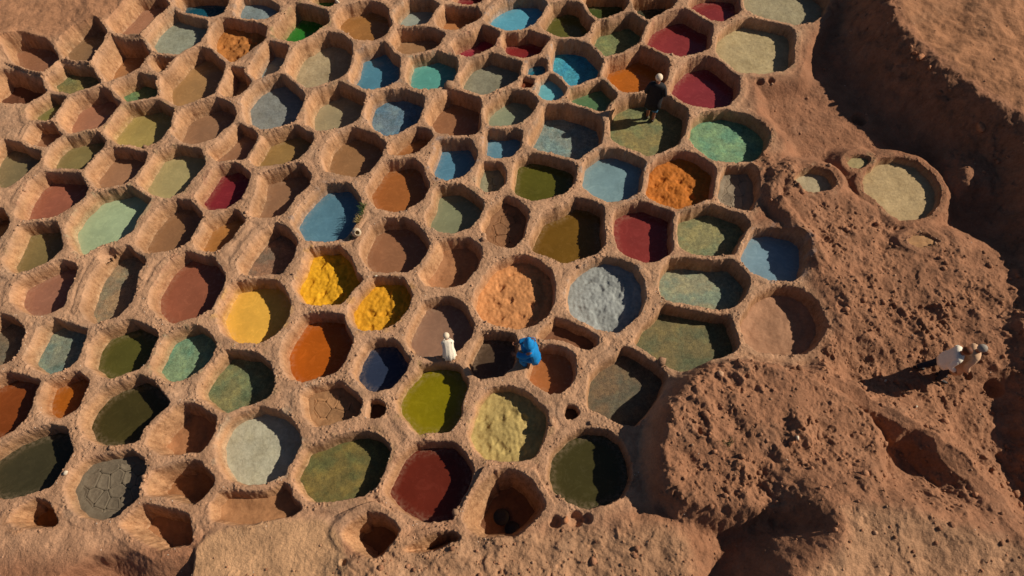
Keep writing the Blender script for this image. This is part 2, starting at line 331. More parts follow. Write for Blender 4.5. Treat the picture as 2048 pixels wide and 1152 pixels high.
(0,1,'mauve brown','liquid',(144,100,80),.5,[(13,112),(25,104),(40,97),(50,94),(60,97),(59,105),(53,118),(50,129),(40,134),(27,136),(15,131),(10,125)]),
(1,1,'smoky brown','scum',(128,98,78),.6,[(-14,97),(-5,83),(5,71),(16,64),(28,71),(32,80),(27,93),(20,102),(8,105),(-9,107)]),
(1,1,'cocoa brown','liquid',(136,102,76),.6,[(-3,50),(2,38),(4,25),(20,20),(36,17),(43,25),(41,33),(30,42),(26,50),(20,56),(5,58),(-4,56)]),
(1,1,'denim blue','liquid',(82,120,138),.45,[(30,62),(37,50),(48,39),(55,33),(74,32),(81,42),(83,52),(79,62),(71,74),(58,77),(40,76),(33,70)]),
(1,1,'copper brown','liquid',(150,92,48),.5,[(89,35),(95,26),(103,15),(125,13),(131,16),(134,26),(138,34),(132,44),(120,51),(110,53),(98,50),(92,44)]),
(1,1,'ash grey','crack',(136,132,106),.5,[(177,28),(181,15),(195,15),(199,22),(198,31),(192,36),(184,37),(178,33)]),
(1,1,'lichen grey','liquid',(122,126,98),.55,[(136,58),(142,48),(144,35),(163,33),(172,39),(181,47),(178,57),(170,66),(158,70),(146,68),(138,64)]),
(1,1,'mocha brown','liquid',(140,98,70),.6,[(84,88),(87,76),(93,66),(102,61),(118,60),(125,63),(134,72),(137,80),(132,92),(122,101),(105,104),(92,100)]),
(1,1,'earth brown','crack',(134,96,66),.45,[(181,66),(187,53),(199,42),(208,45),(217,54),(215,66),(213,74),(205,82),(192,80),(184,75)]),
(1,1,'dusty brown','dry',(160,112,76),.55,[(131,105),(140,93),(146,79),(155,77),(170,76),(178,83),(180,88),(175,100),(165,111),(150,114),(137,112)]),
(1,1,'bright yellow','paste',(214,158,28),.55,[(30,113),(38,98),(42,85),(55,83),(66,82),(75,92),(79,103),(84,108),(78,118),(73,123),(65,127),(50,128),(38,126)]),
(1,2,'golden yellow','paste',(204,146,30),.5,[(75,15),(80,4),(90,-4),(96,-9),(110,-10),(118,-6),(124,6),(120,16),(112,26),(100,31),(85,33),(77,27)]),
(1,2,'mustard yellow','liquid',(220,170,72),.55,[(-31,22),(-26,8),(-20,-2),(-8,-8),(12,-8),(21,0),(26,12),(24,24),(15,36),(3,43),(-15,42),(-25,36)]),
(1,2,'deep orange','liquid',(164,84,22),.55,[(21,50),(26,38),(37,23),(52,21),(68,22),(71,30),(76,42),(70,56),(64,66),(50,70),(38,74),(28,72),(22,62)]),
(1,2,'midnight blue','liquid',(44,54,76),.5,[(78,68),(81,57),(88,45),(97,42),(110,42),(118,50),(122,56),(118,67),(108,79),(95,82),(85,77)]),
(1,2,'mauve grey','liquid',(138,106,86),.5,[(121,40),(126,26),(134,12),(145,9),(155,8),(165,13),(173,28),(172,36),(163,47),(155,51),(135,54),(124,51)]),
(1,2,'blackish brown','liquid',(80,64,50),.5,[(170,58),(175,47),(181,37),(195,35),(206,38),(208,47),(205,62),(196,69),(180,71),(172,66)]),
(1,2,'lime olive','liquid',(122,112,14),.42,[(113,90),(118,79),(128,69),(132,63),(150,61),(162,63),(169,75),(164,88),(163,100),(155,113),(130,115),(122,108),(114,98)]),
(1,2,'tan','crack',(156,116,80),.42,[(37,86),(44,81),(56,78),(68,76),(78,85),(86,94),(82,100),(75,103),(60,107),(48,110),(40,103)]),
(1,2,'dark','hole',(70,48,36),.4,[(88,97),(91,92),(96,91),(102,94),(102,100),(96,103),(90,102)]),
(-1,0,'chalky white','crust',(180,176,152),.5,[(434,885),(450,850),(478,826),(520,817),(560,827),(588,850),(597,880),(591,914),(570,943),(540,960),(492,969),(456,954),(438,920)]),
(-1,0,'sulphur yellow','paste',(172,150,92),.45,[(938,868),(950,830),(962,800),(980,780),(1025,776),(1060,793),(1090,824),(1092,842),(1087,870),(1075,900),(1055,917),(1010,920),(968,914),(947,890)]),
(2,1,'forest olive','liquid',(82,80,28),.5,[(1,28),(4,13),(14,8),(30,9),(45,13),(50,20),(49,30),(42,38),(30,42),(17,45),(5,40),(1,34)]),
(2,1,'powder blue','liquid',(116,144,150),.45,[(57,25),(59,14),(70,6),(85,5),(97,8),(105,14),(103,28),(101,37),(90,43),(78,45),(65,39),(57,33)]),
(2,1,'tangerine','paste',(178,104,34),.5,[(108,38),(111,19),(120,9),(137,6),(150,10),(162,20),(161,33),(159,43),(145,49),(130,51),(118,46),(109,41)]),
(2,1,'ash grey','crack',(140,126,106),.45,[(165,40),(167,28),(171,19),(190,17),(196,26),(196,42),(190,53),(177,50),(168,46)]),
(2,1,'brownish olive','liquid',(104,76,26),.6,[(15,78),(19,68),(25,57),(40,51),(51,44),(62,45),(72,51),(72,65),(73,80),(66,87),(55,90),(42,94),(28,88),(17,84)]),
(2,1,'rose red','liquid',(126,52,48),.5,[(82,68),(83,54),(95,49),(105,47),(115,51),(129,55),(128,70),(127,85),(118,92),(110,94),(95,90),(86,84)]),
(2,1,'fern green','scum',(126,122,84),.5,[(132,72),(133,58),(145,53),(155,49),(170,53),(184,58),(189,65),(185,75),(177,87),(165,90),(145,87),(136,82)]),
(-1,0,'cloudy blue','liquid',(116,144,158),.4,[(1483,515),(1490,487),(1502,466),(1540,460),(1590,470),(1605,480),(1608,520),(1600,548),(1580,559),(1540,555),(1500,538)]),
(-1,0,'peach orange','paste',(192,132,82),.5,[(948,605),(956,576),(976,547),(995,528),(1030,515),(1050,512),(1075,522),(1099,541),(1107,566),(1104,608),(1089,634),(1065,649),(1035,656),(1000,651),(965,635)]),
(-1,0,'lead grey','paste',(146,150,146),.45,[(1136,590),(1141,562),(1160,542),(1185,525),(1210,518),(1240,522),(1268,536),(1284,560),(1287,595),(1277,625),(1255,645),(1235,661),(1200,654),(1160,640),(1140,620)]),
(-1,0,'seaweed green','scum',(136,134,108),.6,[(1321,572),(1324,547),(1336,523),(1380,518),(1430,522),(1455,518),(1480,536),(1499,560),(1490,584),(1475,604),(1440,621),(1400,615),(1350,605),(1326,592)]),
(2,2,'mossy olive','scum',(108,98,64),.5,[(99,44),(105,31),(115,23),(121,15),(132,15),(150,18),(163,20),(171,21),(177,30),(181,42),(179,48),(165,55),(150,62),(138,66),(125,62),(112,54)]),
(-1,0,'rosy tan','dry',(164,122,92),.5,[(1479,650),(1491,625),(1506,602),(1522,588),(1560,574),(1598,580),(1628,602),(1646,640),(1648,660),(1629,689),(1608,705),(1570,706),(1522,701),(1491,679)]),
(2,2,'umber','dry',(112,74,50),.45,[(21,39),(27,31),(34,25),(45,28),(60,34),(68,40),(67,45),(61,48),(52,46),(40,41),(30,40)]),
(2,2,'orange brown','liquid',(156,98,56),.5,[(12,70),(15,60),(20,49),(30,47),(42,49),(49,55),(50,67),(46,77),(38,83),(30,83),(20,77)]),
(2,2,'dark grey','scum',(106,88,66),.5,[(61,85),(63,71),(70,63),(82,56),(89,48),(100,51),(115,60),(123,70),(118,85),(108,99),(98,109),(85,107),(75,101),(62,95)]),
(2,2,'black','hole',(60,44,34),.3,[(43,100),(45,96),(50,96),(52,100),(49,103),(45,103)]),
(0,2,'dark slate','scum',(110,96,78),.55,[(-20,45),(-12,31),(0,22),(10,25),(18,33),(14,48),(8,57),(-5,62),(-15,58)]),
(0,2,'mottled blue grey','scum',(118,124,108),.5,[(21,55),(27,43),(34,31),(44,26),(55,30),(68,34),(65,45),(60,58),(50,64),(40,68),(28,63),(22,58)]),
(0,2,'bottle green','liquid',(78,76,34),.5,[(70,60),(73,46),(81,36),(95,31),(106,27),(115,31),(125,36),(123,48),(118,58),(108,65),(90,71),(79,68)]),
(0,2,'sea green','scum',(116,140,108),.5,[(121,62),(126,50),(134,39),(145,34),(158,31),(165,35),(171,44),(168,55),(158,65),(145,72),(135,73),(126,68)]),
(0,2,'leafy green','scum',(118,116,78),.55,[(159,80),(165,69),(173,59),(181,51),(205,53),(215,62),(219,75),(215,85),(205,90),(190,96),(180,98),(169,94),(161,88)]),
(0,2,'russet','liquid',(124,64,28),.5,[(-30,95),(-15,78),(5,69),(18,71),(30,75),(26,88),(20,103),(8,114),(-5,119),(-25,115)]),
(0,2,'rusty','liquid',(150,84,24),.5,[(31,88),(36,77),(45,73),(60,68),(70,74),(66,84),(62,95),(50,102),(40,102),(33,97)]),
(0,2,'deep forest green','liquid',(62,56,28),.5,[(64,108),(69,96),(81,83),(95,76),(110,70),(122,76),(134,91),(128,101),(118,112),(110,121),(95,124),(80,124),(69,118)]),
(0,2,'sandy','dry',(160,112,76),.72,[(117,112),(130,103),(145,93),(160,94),(173,105),(169,118),(160,130),(145,132),(128,132),(119,125)]),
(0,3,'blackish','liquid',(60,56,38),.5,[(-20,30),(-10,18),(10,6),(25,0),(40,-4),(52,-2),(57,15),(48,32),(40,42),(25,47),(5,52),(-15,50)]),
(0,3,'dark grey','crack',(116,104,86),.42,[(53,45),(59,32),(69,23),(85,19),(105,16),(114,22),(116,33),(111,48),(107,58),(95,66),(75,69),(65,67),(57,58)]),
(0,3,'dusky tan','dry',(150,104,68),.8,[(116,44),(121,33),(135,28),(152,23),(160,26),(171,38),(165,48),(155,57),(145,55),(130,50),(118,49)]),
(0,3,'orange stained','dry',(150,94,44),.7,[(8,70),(16,61),(28,54),(36,57),(42,66),(45,74),(30,76),(15,75)]),
(0,3,'clay brown','dry',(156,108,72),.75,[(97,74),(102,66),(111,59),(125,61),(140,64),(150,68),(152,80),(151,89),(127,93),(118,88),(108,82)]),
(1,3,'clay tan','dry',(164,118,80),.42,[(-35,58),(-28,50),(-10,48),(5,50),(20,42),(28,46),(35,60),(30,65),(15,69),(0,73),(-20,73),(-36,70)]),
(1,3,'algae green','scum',(108,96,52),.45,[(29,30),(38,16),(55,9),(75,3),(88,1),(100,5),(106,14),(103,28),(97,41),(85,49),(65,53),(45,55),(34,48)]),
(1,3,'oxblood red','liquid',(96,38,26),.48,[(103,45),(109,32),(116,19),(126,11),(140,9),(158,9),(165,17),(173,30),(168,45),(162,60),(157,69),(135,71),(120,64),(109,55)]),
(1,3,'bare clay','dry',(120,80,54),1.15,[(164,65),(171,53),(181,41),(190,33),(205,31),(218,38),(227,50),(230,58),(222,70),(212,79),(205,83),(178,83),(169,75)]),
(1,3,'crumbled clay','dry',(120,80,52),.9,[(69,80),(76,73),(88,66),(100,67),(110,73),(114,79),(108,88),(100,97),(93,100),(85,97),(73,88)]),
(1,3,'collapsed clay','dry',(130,88,56),.8,[(120,94),(131,88),(141,83),(155,80),(162,85),(150,90),(136,95)]),
(2,3,'inky olive','liquid',(62,58,30),.42,[(29,35),(33,16),(46,4),(60,-2),(75,0),(87,8),(93,22),(94,38),(88,50),(75,57),(60,60),(45,56),(33,45)]),
(3,1,'cream beige','crust',(182,158,116),.3,[(77,30),(81,21),(91,13),(105,11),(120,15),(131,25),(137,35),(135,48),(128,56),(115,60),(105,60),(98,55),(88,44),(79,38)]),
(3,1,'cream','crust',(178,164,132),.35,[(20,29),(27,22),(38,19),(50,22),(54,30),(50,35),(40,37),(29,36)]),
(3,1,'pale sage','crust',(164,148,104),.15,[(65,14),(68,10),(75,9),(81,11),(80,15),(73,18),(67,17)]),
(3,1,'dusty tan','dry',(168,126,84),.15,[(112,77),(118,73),(128,73),(135,77),(130,80),(120,81)]),
]
# ------------------------------------------------------------------ the ground as one sheet: fine in the yard, coarse out to the horizon
NX = 1300
def grow(start, step, end, sign):
    out = []; s = step; v = start
    while abs(v) < end:
        v += sign * s; s *= 1.35; out.append(v)
    return out
yy = []; y_ = -1.2
while y_ < 29.5: yy.append(y_); y_ += 0.031 + 0.020 * max(0.0, y_ - 1.6) / 28 + 0.03 * max(0.0, 1.6 - y_)
NYF = len(yy); ylo = grow(-1.2, 0.15, 250, -1)[::-1]; yhi = grow(yy[-1], 0.1, 500, 1)
ys = np.array(ylo + yy + yhi)
uf = np.linspace(-1, 1, NX); ex = np.array(grow(1.0, 0.006, 28, 1))
us = np.concatenate([-ex[::-1], uf, ex])
hw = 16.8 + 0.36 * (np.clip(ys, -1.0, 32) - 2.3)
X = us[None, :] * hw[:, None] + 0.25; Y = np.repeat(ys[:, None], len(us), 1)
NR, NC = X.shape

# --- earth banks, heaps and hollows around the vats
def feat(pts, z): return chaikin(upoly(pts, z), 0.25, 2)
n_big = fbm(X, Y, 3.0, 4, 0.5, 1); n_mid = fbm(X, Y, 0.7, 4, 0.55, 2)
wob = 0.35 * fbm(X, Y, 1.6, 3, 0.55, 3) + 0.10 * fbm(X, Y, 0.35, 3, 0.6, 4)
fieldP = upoly([(-900,-900),(1800,-900),(1660,-60),(1650,30),(1606,90),(1590,150),(1500,160),(1505,225),(1560,285),(1545,335),(1520,400),(1500,445),
    (1610,470),(1625,520),(1625,575),(1665,640),(1660,690),(1630,740),(1460,735),(1340,800),(1300,900),(1290,1010),(1180,1060),(700,1090),(380,1080),(150,1120),(-900,1150)])
d_field = sdf(fieldP, X, Y)
T = -0.01 - (0.12 + 0.34 * sstep(9, 14, Y)) * sstep(0.15, 0.9, -d_field + 0.1 * wob)
T = T + 0.05 * n_big
def raise_(poly, z, w, top=0.0, k=1.0, edge=1.0):
    global T
    d = sdf(poly, X, Y) + wob * edge
    m = sstep(-w, 0.0, d); hgt = z + top * n_big
    T = np.maximum(T, T + (hgt - T) * m) if z > -0.2 else np.minimum(T, T + (hgt - T) * m)
    return d
# rough heap beside the eastern vats
dF2 = raise_(feat([(1548,345),(1600,330),(1650,345),(1700,400),(1780,440),(1850,445),(1960,500),(2100,540),(2100,720),(1880,700),(1740,660),(1690,600),(1640,520),(1612,470),(1575,425),(1548,400)], 0.15), 0.15, 1.3, 0.12, edge=0.5)
lip = [unproj(*p, .35) for p in [(1585,325),(1556,345),(1548,392),(1590,435),(1622,478),(1640,520)]]
T = np.maximum(T, 0.34 - 0.8 * np.clip(dline(lip, X, Y) - 0.25 * wob - 0.12, 0, 9))
# bank of the upper yard, east
dF1 = raise_(feat([(1765,-300),(1775,-60),(1790,30),(1850,100),(1930,160),(1990,207),(2048,240),(2105,285),(2135,370),(2195,450),(2212,540),(2212,650),(2240,720),(2225,850),(2270,960),(2600,1000),(4500,600),(4500,-900),(1800,-900)], 1.6), 1.6, 2.2, 0.3, edge=0.8)
# spur that runs out of the bank
dF1b = raise_(feat([(1925,340),(1990,305),(2080,270),(2200,260),(2200,330),(2080,325),(1990,340)], 0.4), 0.38, 1.3, 0.1)
# spoil heap with clods, south east
dF3 = raise_(feat([(1352,800),(1395,752),(1470,728),(1560,742),(1650,772),(1730,820),(1770,880),(1740,950),(1680,985),(1560,1005),(1430,1005),(1350,995),(1330,900)], 1.0), 0.95, 0.85, 0.15, edge=0.45)
dFill = raise_(feat([(1640,770),(1760,830),(1880,900),(1960,980),(2060,1080),(1950,1060),(1750,1000),(1660,985)], 0.15), 0.15, 1.4, 0.15, edge=0.7)
ridge = [unproj(*p, z) for *p, z in [(1560,742,1.0),(1650,752,.9),(1730,790,.9),(1880,865,1.2),(1965,945,1.6),(2070,1060,2.0),(2200,1160,2.2)]]
dr = dline(ridge, X, Y) - 0.75 * wob
rh = 0.60 + 1.25 * sstep(0, 9, X - unproj(1650, 752, .9)[0])
T = np.maximum(T, rh - 1.15 * np.clip(dr - 0.22, 0, 9) + 0.05 * n_big)
# heap close to the survey's lower edge
dF5 = raise_(feat([(1668,1005),(1700,1050),(1688,1085),(1640,1120),(1600,1165),(1570,1300),(2300,1400),(2300,1180),(2100,1110),(1930,1050),(1780,1012)], 1.8), 1.8, 1.9, 0.2, edge=0.3)
T = T - 0.24 * np.clip(dF5, 0, 4.5) * (1 - sstep(40, 60, X))
# low bank along the south
dF6 = raise_(feat([(690,1125),(800,1082),(960,1072),(1100,1070),(1260,1055),(1330,1065),(1370,1110),(1340,1400),(380,1500),(640,1180)], 0.25), 0.25, 1.6, 0.22, edge=0.9)
dF7 = raise_(feat([(388,1090),(460,1052),(600,1040),(655,1045),(690,1095),(700,1300),(375,1300)], 0.1), 0.12, 0.25, 0.02, edge=0.25)
dF7b = raise_(feat([(-200,1075),(60,1070),(190,1080),(120,1180),(60,1400),(-400,1400)], 0.0), 0.06, 0.5, 0.1, edge=0.4)
ditch = feat([(165,1140),(260,1118),(330,1104),(384,1092),(378,1180),(370,1300),(120,1400),(110,1190)], -0.3)
T = T - 0.65 * sstep(-0.25, 0.12, sdf(ditch, X, Y) + 0.35 * wob)
# rising ground north west
dF8 = raise_(feat([(-900,-900),(300,-300),(262,-20),(205,40),(150,62),(60,72),(0,85),(-300,150)], 0.4), 0.5, 1.6, 0.2)
# ---- roughness map
rough = np.zeros_like(X)
for pts, z in (([(1500,240),(1560,320),(1650,330),(1720,410),(1850,450),(1960,500),(2300,500),(2300,1200),(1950,1060),(1700,1000),(1500,1030),(1310,1010),(1330,830),(1400,745),(1500,722),(1640,745),(1670,640),(1640,560),(1610,470),(1540,400)], 0.4),):
    rough = np.maximum(rough, sstep(-0.5, 0.3, sdf(upoly(pts, z), X, Y) + 0.5 * wob))
smooth_strip = sstep(0.34, 0.12, dr + 0.1 * wob) * sstep(-0.5, 1.0, X - unproj(1640, 750, .8)[0])
rough = rough * (1 - 0.85 * smooth_strip) * (0.45 + 0.65 * sstep(-0.35, 0.45, fbm(X, Y, 1.7, 3, 0.55, 14)))
scarp = sstep(-1.6, -0.9, dF1) * sstep(0.35, -0.1, dF1)
rough = np.maximum(rough, 0.45 * scarp)
rough = np.maximum(rough, 0.5 * sstep(-0.5, 0.2, dF6)); rough = np.maximum(rough, 0.34 * sstep(-1.2, 0.1, dF5))
rough = np.maximum(rough, 0.22 * sstep(0.3, 1.0, -d_field))
in_plat = sstep(0.0, 0.5, dF1); rough = np.maximum(rough * (1 - in_plat), 0.16 * in_plat)
rough *= (1 - sstep(24, 40, np.abs(X))) * (1 - sstep(31, 45, Y))
wx = X + 0.10 * perlin(X / 0.5, Y / 0.5) + 0.05 * perlin(X / 0.17, Y / 0.17); wy = Y + 0.10 * perlin(X / 0.5 + 40, Y / 0.5) + 0.05 * perlin(X / 0.17 + 9, Y / 0.17 + 3)
ca, sa = math.cos(0.5), math.sin(0.5)
f1, f2, hid = worley(wx * ca + wy * sa, -wx * sa + wy * ca, 0.42, 1, 1.45)
g1, g2, gid = worley(wx, wy, 0.21, 2)
lump = (1 - f1 * f1 * 1.3) * (0.45 + hid) * 0.10 - 0.16 * np.clip(hid - 0.72, 0, 1) / 0.28 * sstep(0.5, 0.2, f1) + (1 - g1) * 0.055 * (0.3 + gid) - 0.10 * sstep(0.42, 0.15, g1) * (gid > 0.72)
patch = 0.35 + 0.9 * sstep(-0.4, 0.5, fbm(X, Y, 1.0, 4, 0.6, 15))
h1, h2, h3 = worley(wx * ca + wy * sa, -wx * sa + wy * ca, 0.85, 3, 1.5)
T = T + rough * (lump * 0.85 * patch + 0.12 * n_mid + 0.10 * n_big + (1 - h1 * h1) * 0.10 * (h3 - 0.3))

# ---- vats: distance inside the nearest rim
NV = len(VATS)
VATS = [v[:5] + (v[5] * 1.08,) + v[6:] for v in VATS]
best = np.full(X.shape, -50.0); sec = np.full(X.shape, -50.0); bid = np.full(X.shape, -1, np.int32)
RIMS = []; ZR = np.zeros(NV)
for i, (c, r, look, kind, colr, dep, pts) in enumerate(VATS):
    px = pts if c < 0 else px_tile(c, r, pts)
    P0 = upoly(px, 0.0); cx, cy = P0.mean(0)
    rr = np.searchsorted(ys, cy); cc = int(np.argmin(np.abs(X[min(rr, NR - 1)] - cx)))
    tz = T[max(0, rr - 20):rr + 20, max(0, cc - 20):cc + 20].mean()
    ZR[i] = 0.0 if -0.25 < tz < 0.14 else float(np.clip(tz, -0.1, 0.45))
    if c == 3 and r == 1: ZR[i] = float(np.clip(tz + 0.08, 0.0, 0.4))
    if (c, r) == (0, 0) and i in (0, 1): ZR[i] = 0.15
    P = chaikin(upoly(px, ZR[i]), 0.10, 2); RIMS.append(P)
    x0, y0 = P.min(0) - 1.6; x1, y1 = P.max(0) + 1.6
    ra, rb = np.searchsorted(ys, y0), np.searchsorted(ys, y1)
    m = (X[ra:rb] > x0) & (X[ra:rb] < x1); cols = np.where(m.any(0))[0]
    if len(cols) == 0 or rb <= ra: continue
    sl_ = np.s_[ra:rb, cols[0]:cols[-1] + 1]
    d = sdf(P, X[sl_], Y[sl_]); b, s, k = best[sl_], sec[sl_], bid[sl_]
    up = d > b
    s[:] = np.where(up, b, np.maximum(s, d)); b[:] = np.where(up, d, b); k[:] = np.where(up, i, k)
D = np.minimum(best + 0.085, (best - sec) / 2 - 0.085)
edge_n = 0.04 * fbm(X, Y, 0.5, 3, 0.6, 6)
edge_h = 0.030 * perlin(X / 0.11, Y / 0.11) + 0.016 * perlin(X / 0.06 + 5, Y / 0.06)
D = np.where(best > -40, D + edge_n, D)
ZRg = np.where(bid >= 0, ZR[np.clip(bid, 0, None)], 0.0)
dout = np.maximum(-D, 0)
crest = ZRg + 0.02 * sstep(0.0, 0.2, dout) - 0.9 * np.clip(dout - 0.24, 0, 3)
kk = 0.10
hh = np.clip(0.5 + 0.5 * (crest - T) / kk, 0, 1)
Hout = T + (crest - T) * hh + kk * hh * (1 - hh)
near = sstep(1.2, 0.2, dout) * (bid >= 0)
Hout = Hout + (0.055 * n_big + 0.030 * n_mid) * np.maximum(near, 0.4) + 0.012 * fbm(X, Y, 0.14, 3, 0.6, 8)
# crumbs along the rims
r1, r2, rid = worley(X, Y, 0.085, 5)
band = sstep(0.20, 0.03, np.abs(D + 0.05)) * sstep(-0.15, 0.35, fbm(X, Y, 0.9, 2, 0.5, 9))
Hout = Hout + band * np.clip(0.55 - r1, 0, 1) * (rid > 0.45) * 0.10
# ---- sink the vats
depth = np.array([v[5] for v in VATS]); soft = np.array([{'dry': 1.9, 'crack': 1.35, 'hole': 0.6}.get(v[3], 1.0) for v in VATS])
bi = np.clip(bid, 0, None)
ZS = ZR - depth                                  # level of each dye surface
floor = ZS[bi] - 0.12
gxs = np.gradient(best, axis=1) / np.maximum(np.gradient(X, axis=1), 1e-6)
west = np.clip(gxs, 0, 1) * sstep(7, -3, X)
wallw = (0.045 + 0.11 * (depth[bi] + 0.12)) * soft[bi] * (1 + 0.6 * west)
t0 = np.clip(D / wallw, 0, 1); D = np.where(best > -40, D + edge_h * (1 - t0) ** 4, D)
t = np.clip(D / wallw, 0, 1); s_ = 0.88 * t + 0.12 * sstep(0, 1, t)
chip = 0.04 * fbm(X, Y, 0.4, 3, 0.5, 11)
Z = np.where((D > 0) & (bid >= 0), floor + (Hout - floor) * (1 - s_) + chip * np.sin(np.pi * t), Hout)
# holes weathered into rims and heaps
DENTS = [(462,578,.10),(452,590,.09),(444,603,.10),(437,612,.08),(1520,162,.16),(1542,160,.15),(1275,120,.08),(905,255,.07),(1728,224,.28),(1990,775,.28),(1935,750,.15),(855,1020,.05),(345,257,.12),(215,510,.28),(960,760,.05),(690,1127,.10),(1110,1045,.18),(1150,1040,.22),(1172,1040,.16),(940,1035,.13),(1450,480,.05)]
for u, v, r_ in DENTS:
    x0, y0 = unproj(u, v, 0.0); ra, rb = np.searchsorted(ys, y0 - 4 * r_), np.searchsorted(ys, y0 + 4 * r_)
    d2 = ((X[ra:rb] - x0) ** 2 + (Y[ra:rb] - y0) ** 2) / (r_ * r_)
    Z[ra:rb] -= np.where(D[ra:rb] < 0.05, 1.1 * r_ * np.clip(1.35 - d2, 0, 1), 0)

# ---- colours of the earth (its own pigment, no light)
RED, TAN, PALE, ROUGHC = lin((154,108,80)), lin((190,148,115)), lin((214,172,136)), lin((158,113,84))
mixf = np.clip(sstep(-0.4, 0.6, d_field) + 0.2 * n_mid, 0, 1)[..., None]
low = np.clip(sstep(8.5, 3.5, Y) * 0.45, 0, 1)[..., None]
tone = RED * (1 - mixf) + TAN * mixf
tone = tone * (1 - 0.5 * low) + lin((176,126,94)) * 0.5 * low
rg = np.clip(rough * 1.2, 0, 1)[..., None]; tone = tone * (1 - rg) + ROUGHC * rg
plat = in_plat[..., None]; tone = tone * (1 - plat) + lin((166,118,84)) * plat
bank = np.maximum(sstep(-0.5, 0.2, dF6), sstep(-0.2, 0.3, dF5))[..., None]; tone = tone * (1 - bank) + lin((178,136,103)) * bank
blk = sstep(-0.2, 0.1, dF7)[..., None]; tone = tone * (1 - blk) + lin((200,156,116)) * blk
nw = sstep(-0.8, 0.3, dF8)[..., None]; tone = tone * (1 - nw) + lin((176,128,94)) * nw
inn = (sstep(0.0, 0.08, D) * (bid >= 0))[..., None]
vcol = np.array([lin(v[4]) for v in VATS]); vvar = rng.uniform(0.90, 1.08, NV)
wallc = lin((190,145,106)) * vvar[bi][..., None]
tone = tone * (1 - inn) + wallc * inn
stain_k = np.array([0.55 if v[2] in ('rusty', 'mustard yellow', 'sulphur yellow', 'bright yellow', 'golden yellow', 'caramel', 'burnt orange', 'khaki yellow') else 0.34 for v in VATS])
hab = Z - ZS[bi]
st = (sstep(0.34, 0.03, hab + 0.10 * n_mid) * stain_k[bi])[..., None] * inn
tone = tone * (1 - st) + vcol[bi] * st
tide = (sstep(0.0, 0.02, hab) * sstep(0.09, 0.03, hab + 0.03 * n_mid) * 0.35)[..., None] * inn
tone = tone * (1 - tide) + lin((222,188,152)) * tide
spl = (sstep(-0.32, -0.02, D) * (1 - inn[..., 0]) * sstep(0.05, 0.5, fbm(X, Y, 0.5, 4, 0.65, 31)) * 0.30 * (bid >= 0))[..., None]
tone = tone * (1 - spl) + vcol[bi] * spl
tone = np.concatenate([tone * 0.92, np.ones(X.shape + (1,))], -1)
wall_a = (sstep(0.01, 0.08, D) * (bid >= 0) + 0.7 * scarp).clip(0, 1)

# ---- normals of the whole sheet, shared by every piece cut from it
V = np.stack([X, Y, Z], -1)
du = np.zeros_like(V); dv = np.zeros_like(V)
du[:, 1:-1] = V[:, 2:] - V[:, :-2]; du[:, 0] = V[:, 1] - V[:, 0]; du[:, -1] = V[:, -1] - V[:, -2]
dv[1:-1] = V[2:] - V[:-2]; dv[0] = V[1] - V[0]; dv[-1] = V[-1] - V[-2]
NRM = np.cross(du, dv); NRM /= np.linalg.norm(NRM, axis=-1, keepdims=True)
idx = np.arange(NR * NC).reshape(NR, NC)
Q = np.stack([idx[:-1, :-1], idx[:-1, 1:], idx[1:, 1:], idx[1:, :-1]], -1).reshape(-1, 4)
Df = np.maximum(np.maximum(D[:-1, :-1], D[1:, 1:]), np.maximum(D[:-1, 1:], D[1:, :-1])).ravel()
fid = np.where(Df > -0.10, bid[:-1, :-1].ravel(), -1)
Vf, Nf, Cf, Wf = V.reshape(-1, 3), NRM.reshape(-1, 3), tone.reshape(-1, 4), wall_a.ravel()
def cut(name, q, off=(0, 0, 0)):
    u, inv = np.unique(q, return_inverse=True)
    return mesh_np(name, Vf[u] - np.array(off), inv.reshape(-1, 4), CLAY, True, {'tone': Cf[u], 'wall': Wf[u]}, Nf[u])
tag(mobj('ground', cut('ground', Q[fid < 0])), 'tan clay ridges and reddish earth around the dye vats', 'ground', kind='structure')
def hz(x, y):
    r = int(np.clip(np.searchsorted(ys, y) - 1, 0, NR - 2)); f = (y - ys[r]) / (ys[r + 1] - ys[r])
    xr = X[r] * (1 - f) + X[r + 1] * f; c = int(np.clip(np.searchsorted(xr, x) - 1, 0, NC - 2)); g = (x - xr[c]) / (xr[c + 1] - xr[c])
    return float((Z[r, c] * (1 - g) + Z[r, c + 1] * g) * (1 - f) + (Z[r + 1, c] * (1 - g) + Z[r + 1, c + 1] * g) * f)
def on_ground(u, v, n=6):
    z = 0.0
    for _ in range(n): x, y = unproj(u, v, z); z = 0.5 * z + 0.5 * hz(x, y)
    x, y = unproj(u, v, z); return x, y, hz(x, y)

# ------------------------------------------------------------------ the vats as things
PART = {'liquid': 'dye_liquid', 'scum': 'scum_layer', 'paste': 'dye_paste', 'crust': 'dried_crust', 'dry': 'mud_floor', 'crack': 'mud_floor', 'hole': 'mud_floor'}
WORD = {'liquid': 'liquid', 'scum': 'scum', 'paste': 'lumpy paste', 'crust': 'dried crust', 'dry': 'bare mud floor', 'crack': 'cracked mud plates', 'hole': 'empty hole'}
CEN = np.array([p.mean(0) for p in RIMS])
def short(i): return VATS[i][2] + {'crust': ' crust', 'paste': ' paste', 'dry': ' mud', 'crack': ' cracked', 'hole': ' hole', 'scum': ' scum'}.get(VATS[i][3], '')
used = {}
VOBJ = []
def clip_half(poly, n, c):
    out = []
    for i in range(len(poly)):
        a, b = poly[i], poly[(i + 1) % len(poly)]; da, db = a @ n - c, b @ n - c
        if da <= 0: out.append(a)
        if (da < 0) != (db < 0) and da != db: out.append(a + (b - a) * (da / (da - db)))
    return np.array(out)
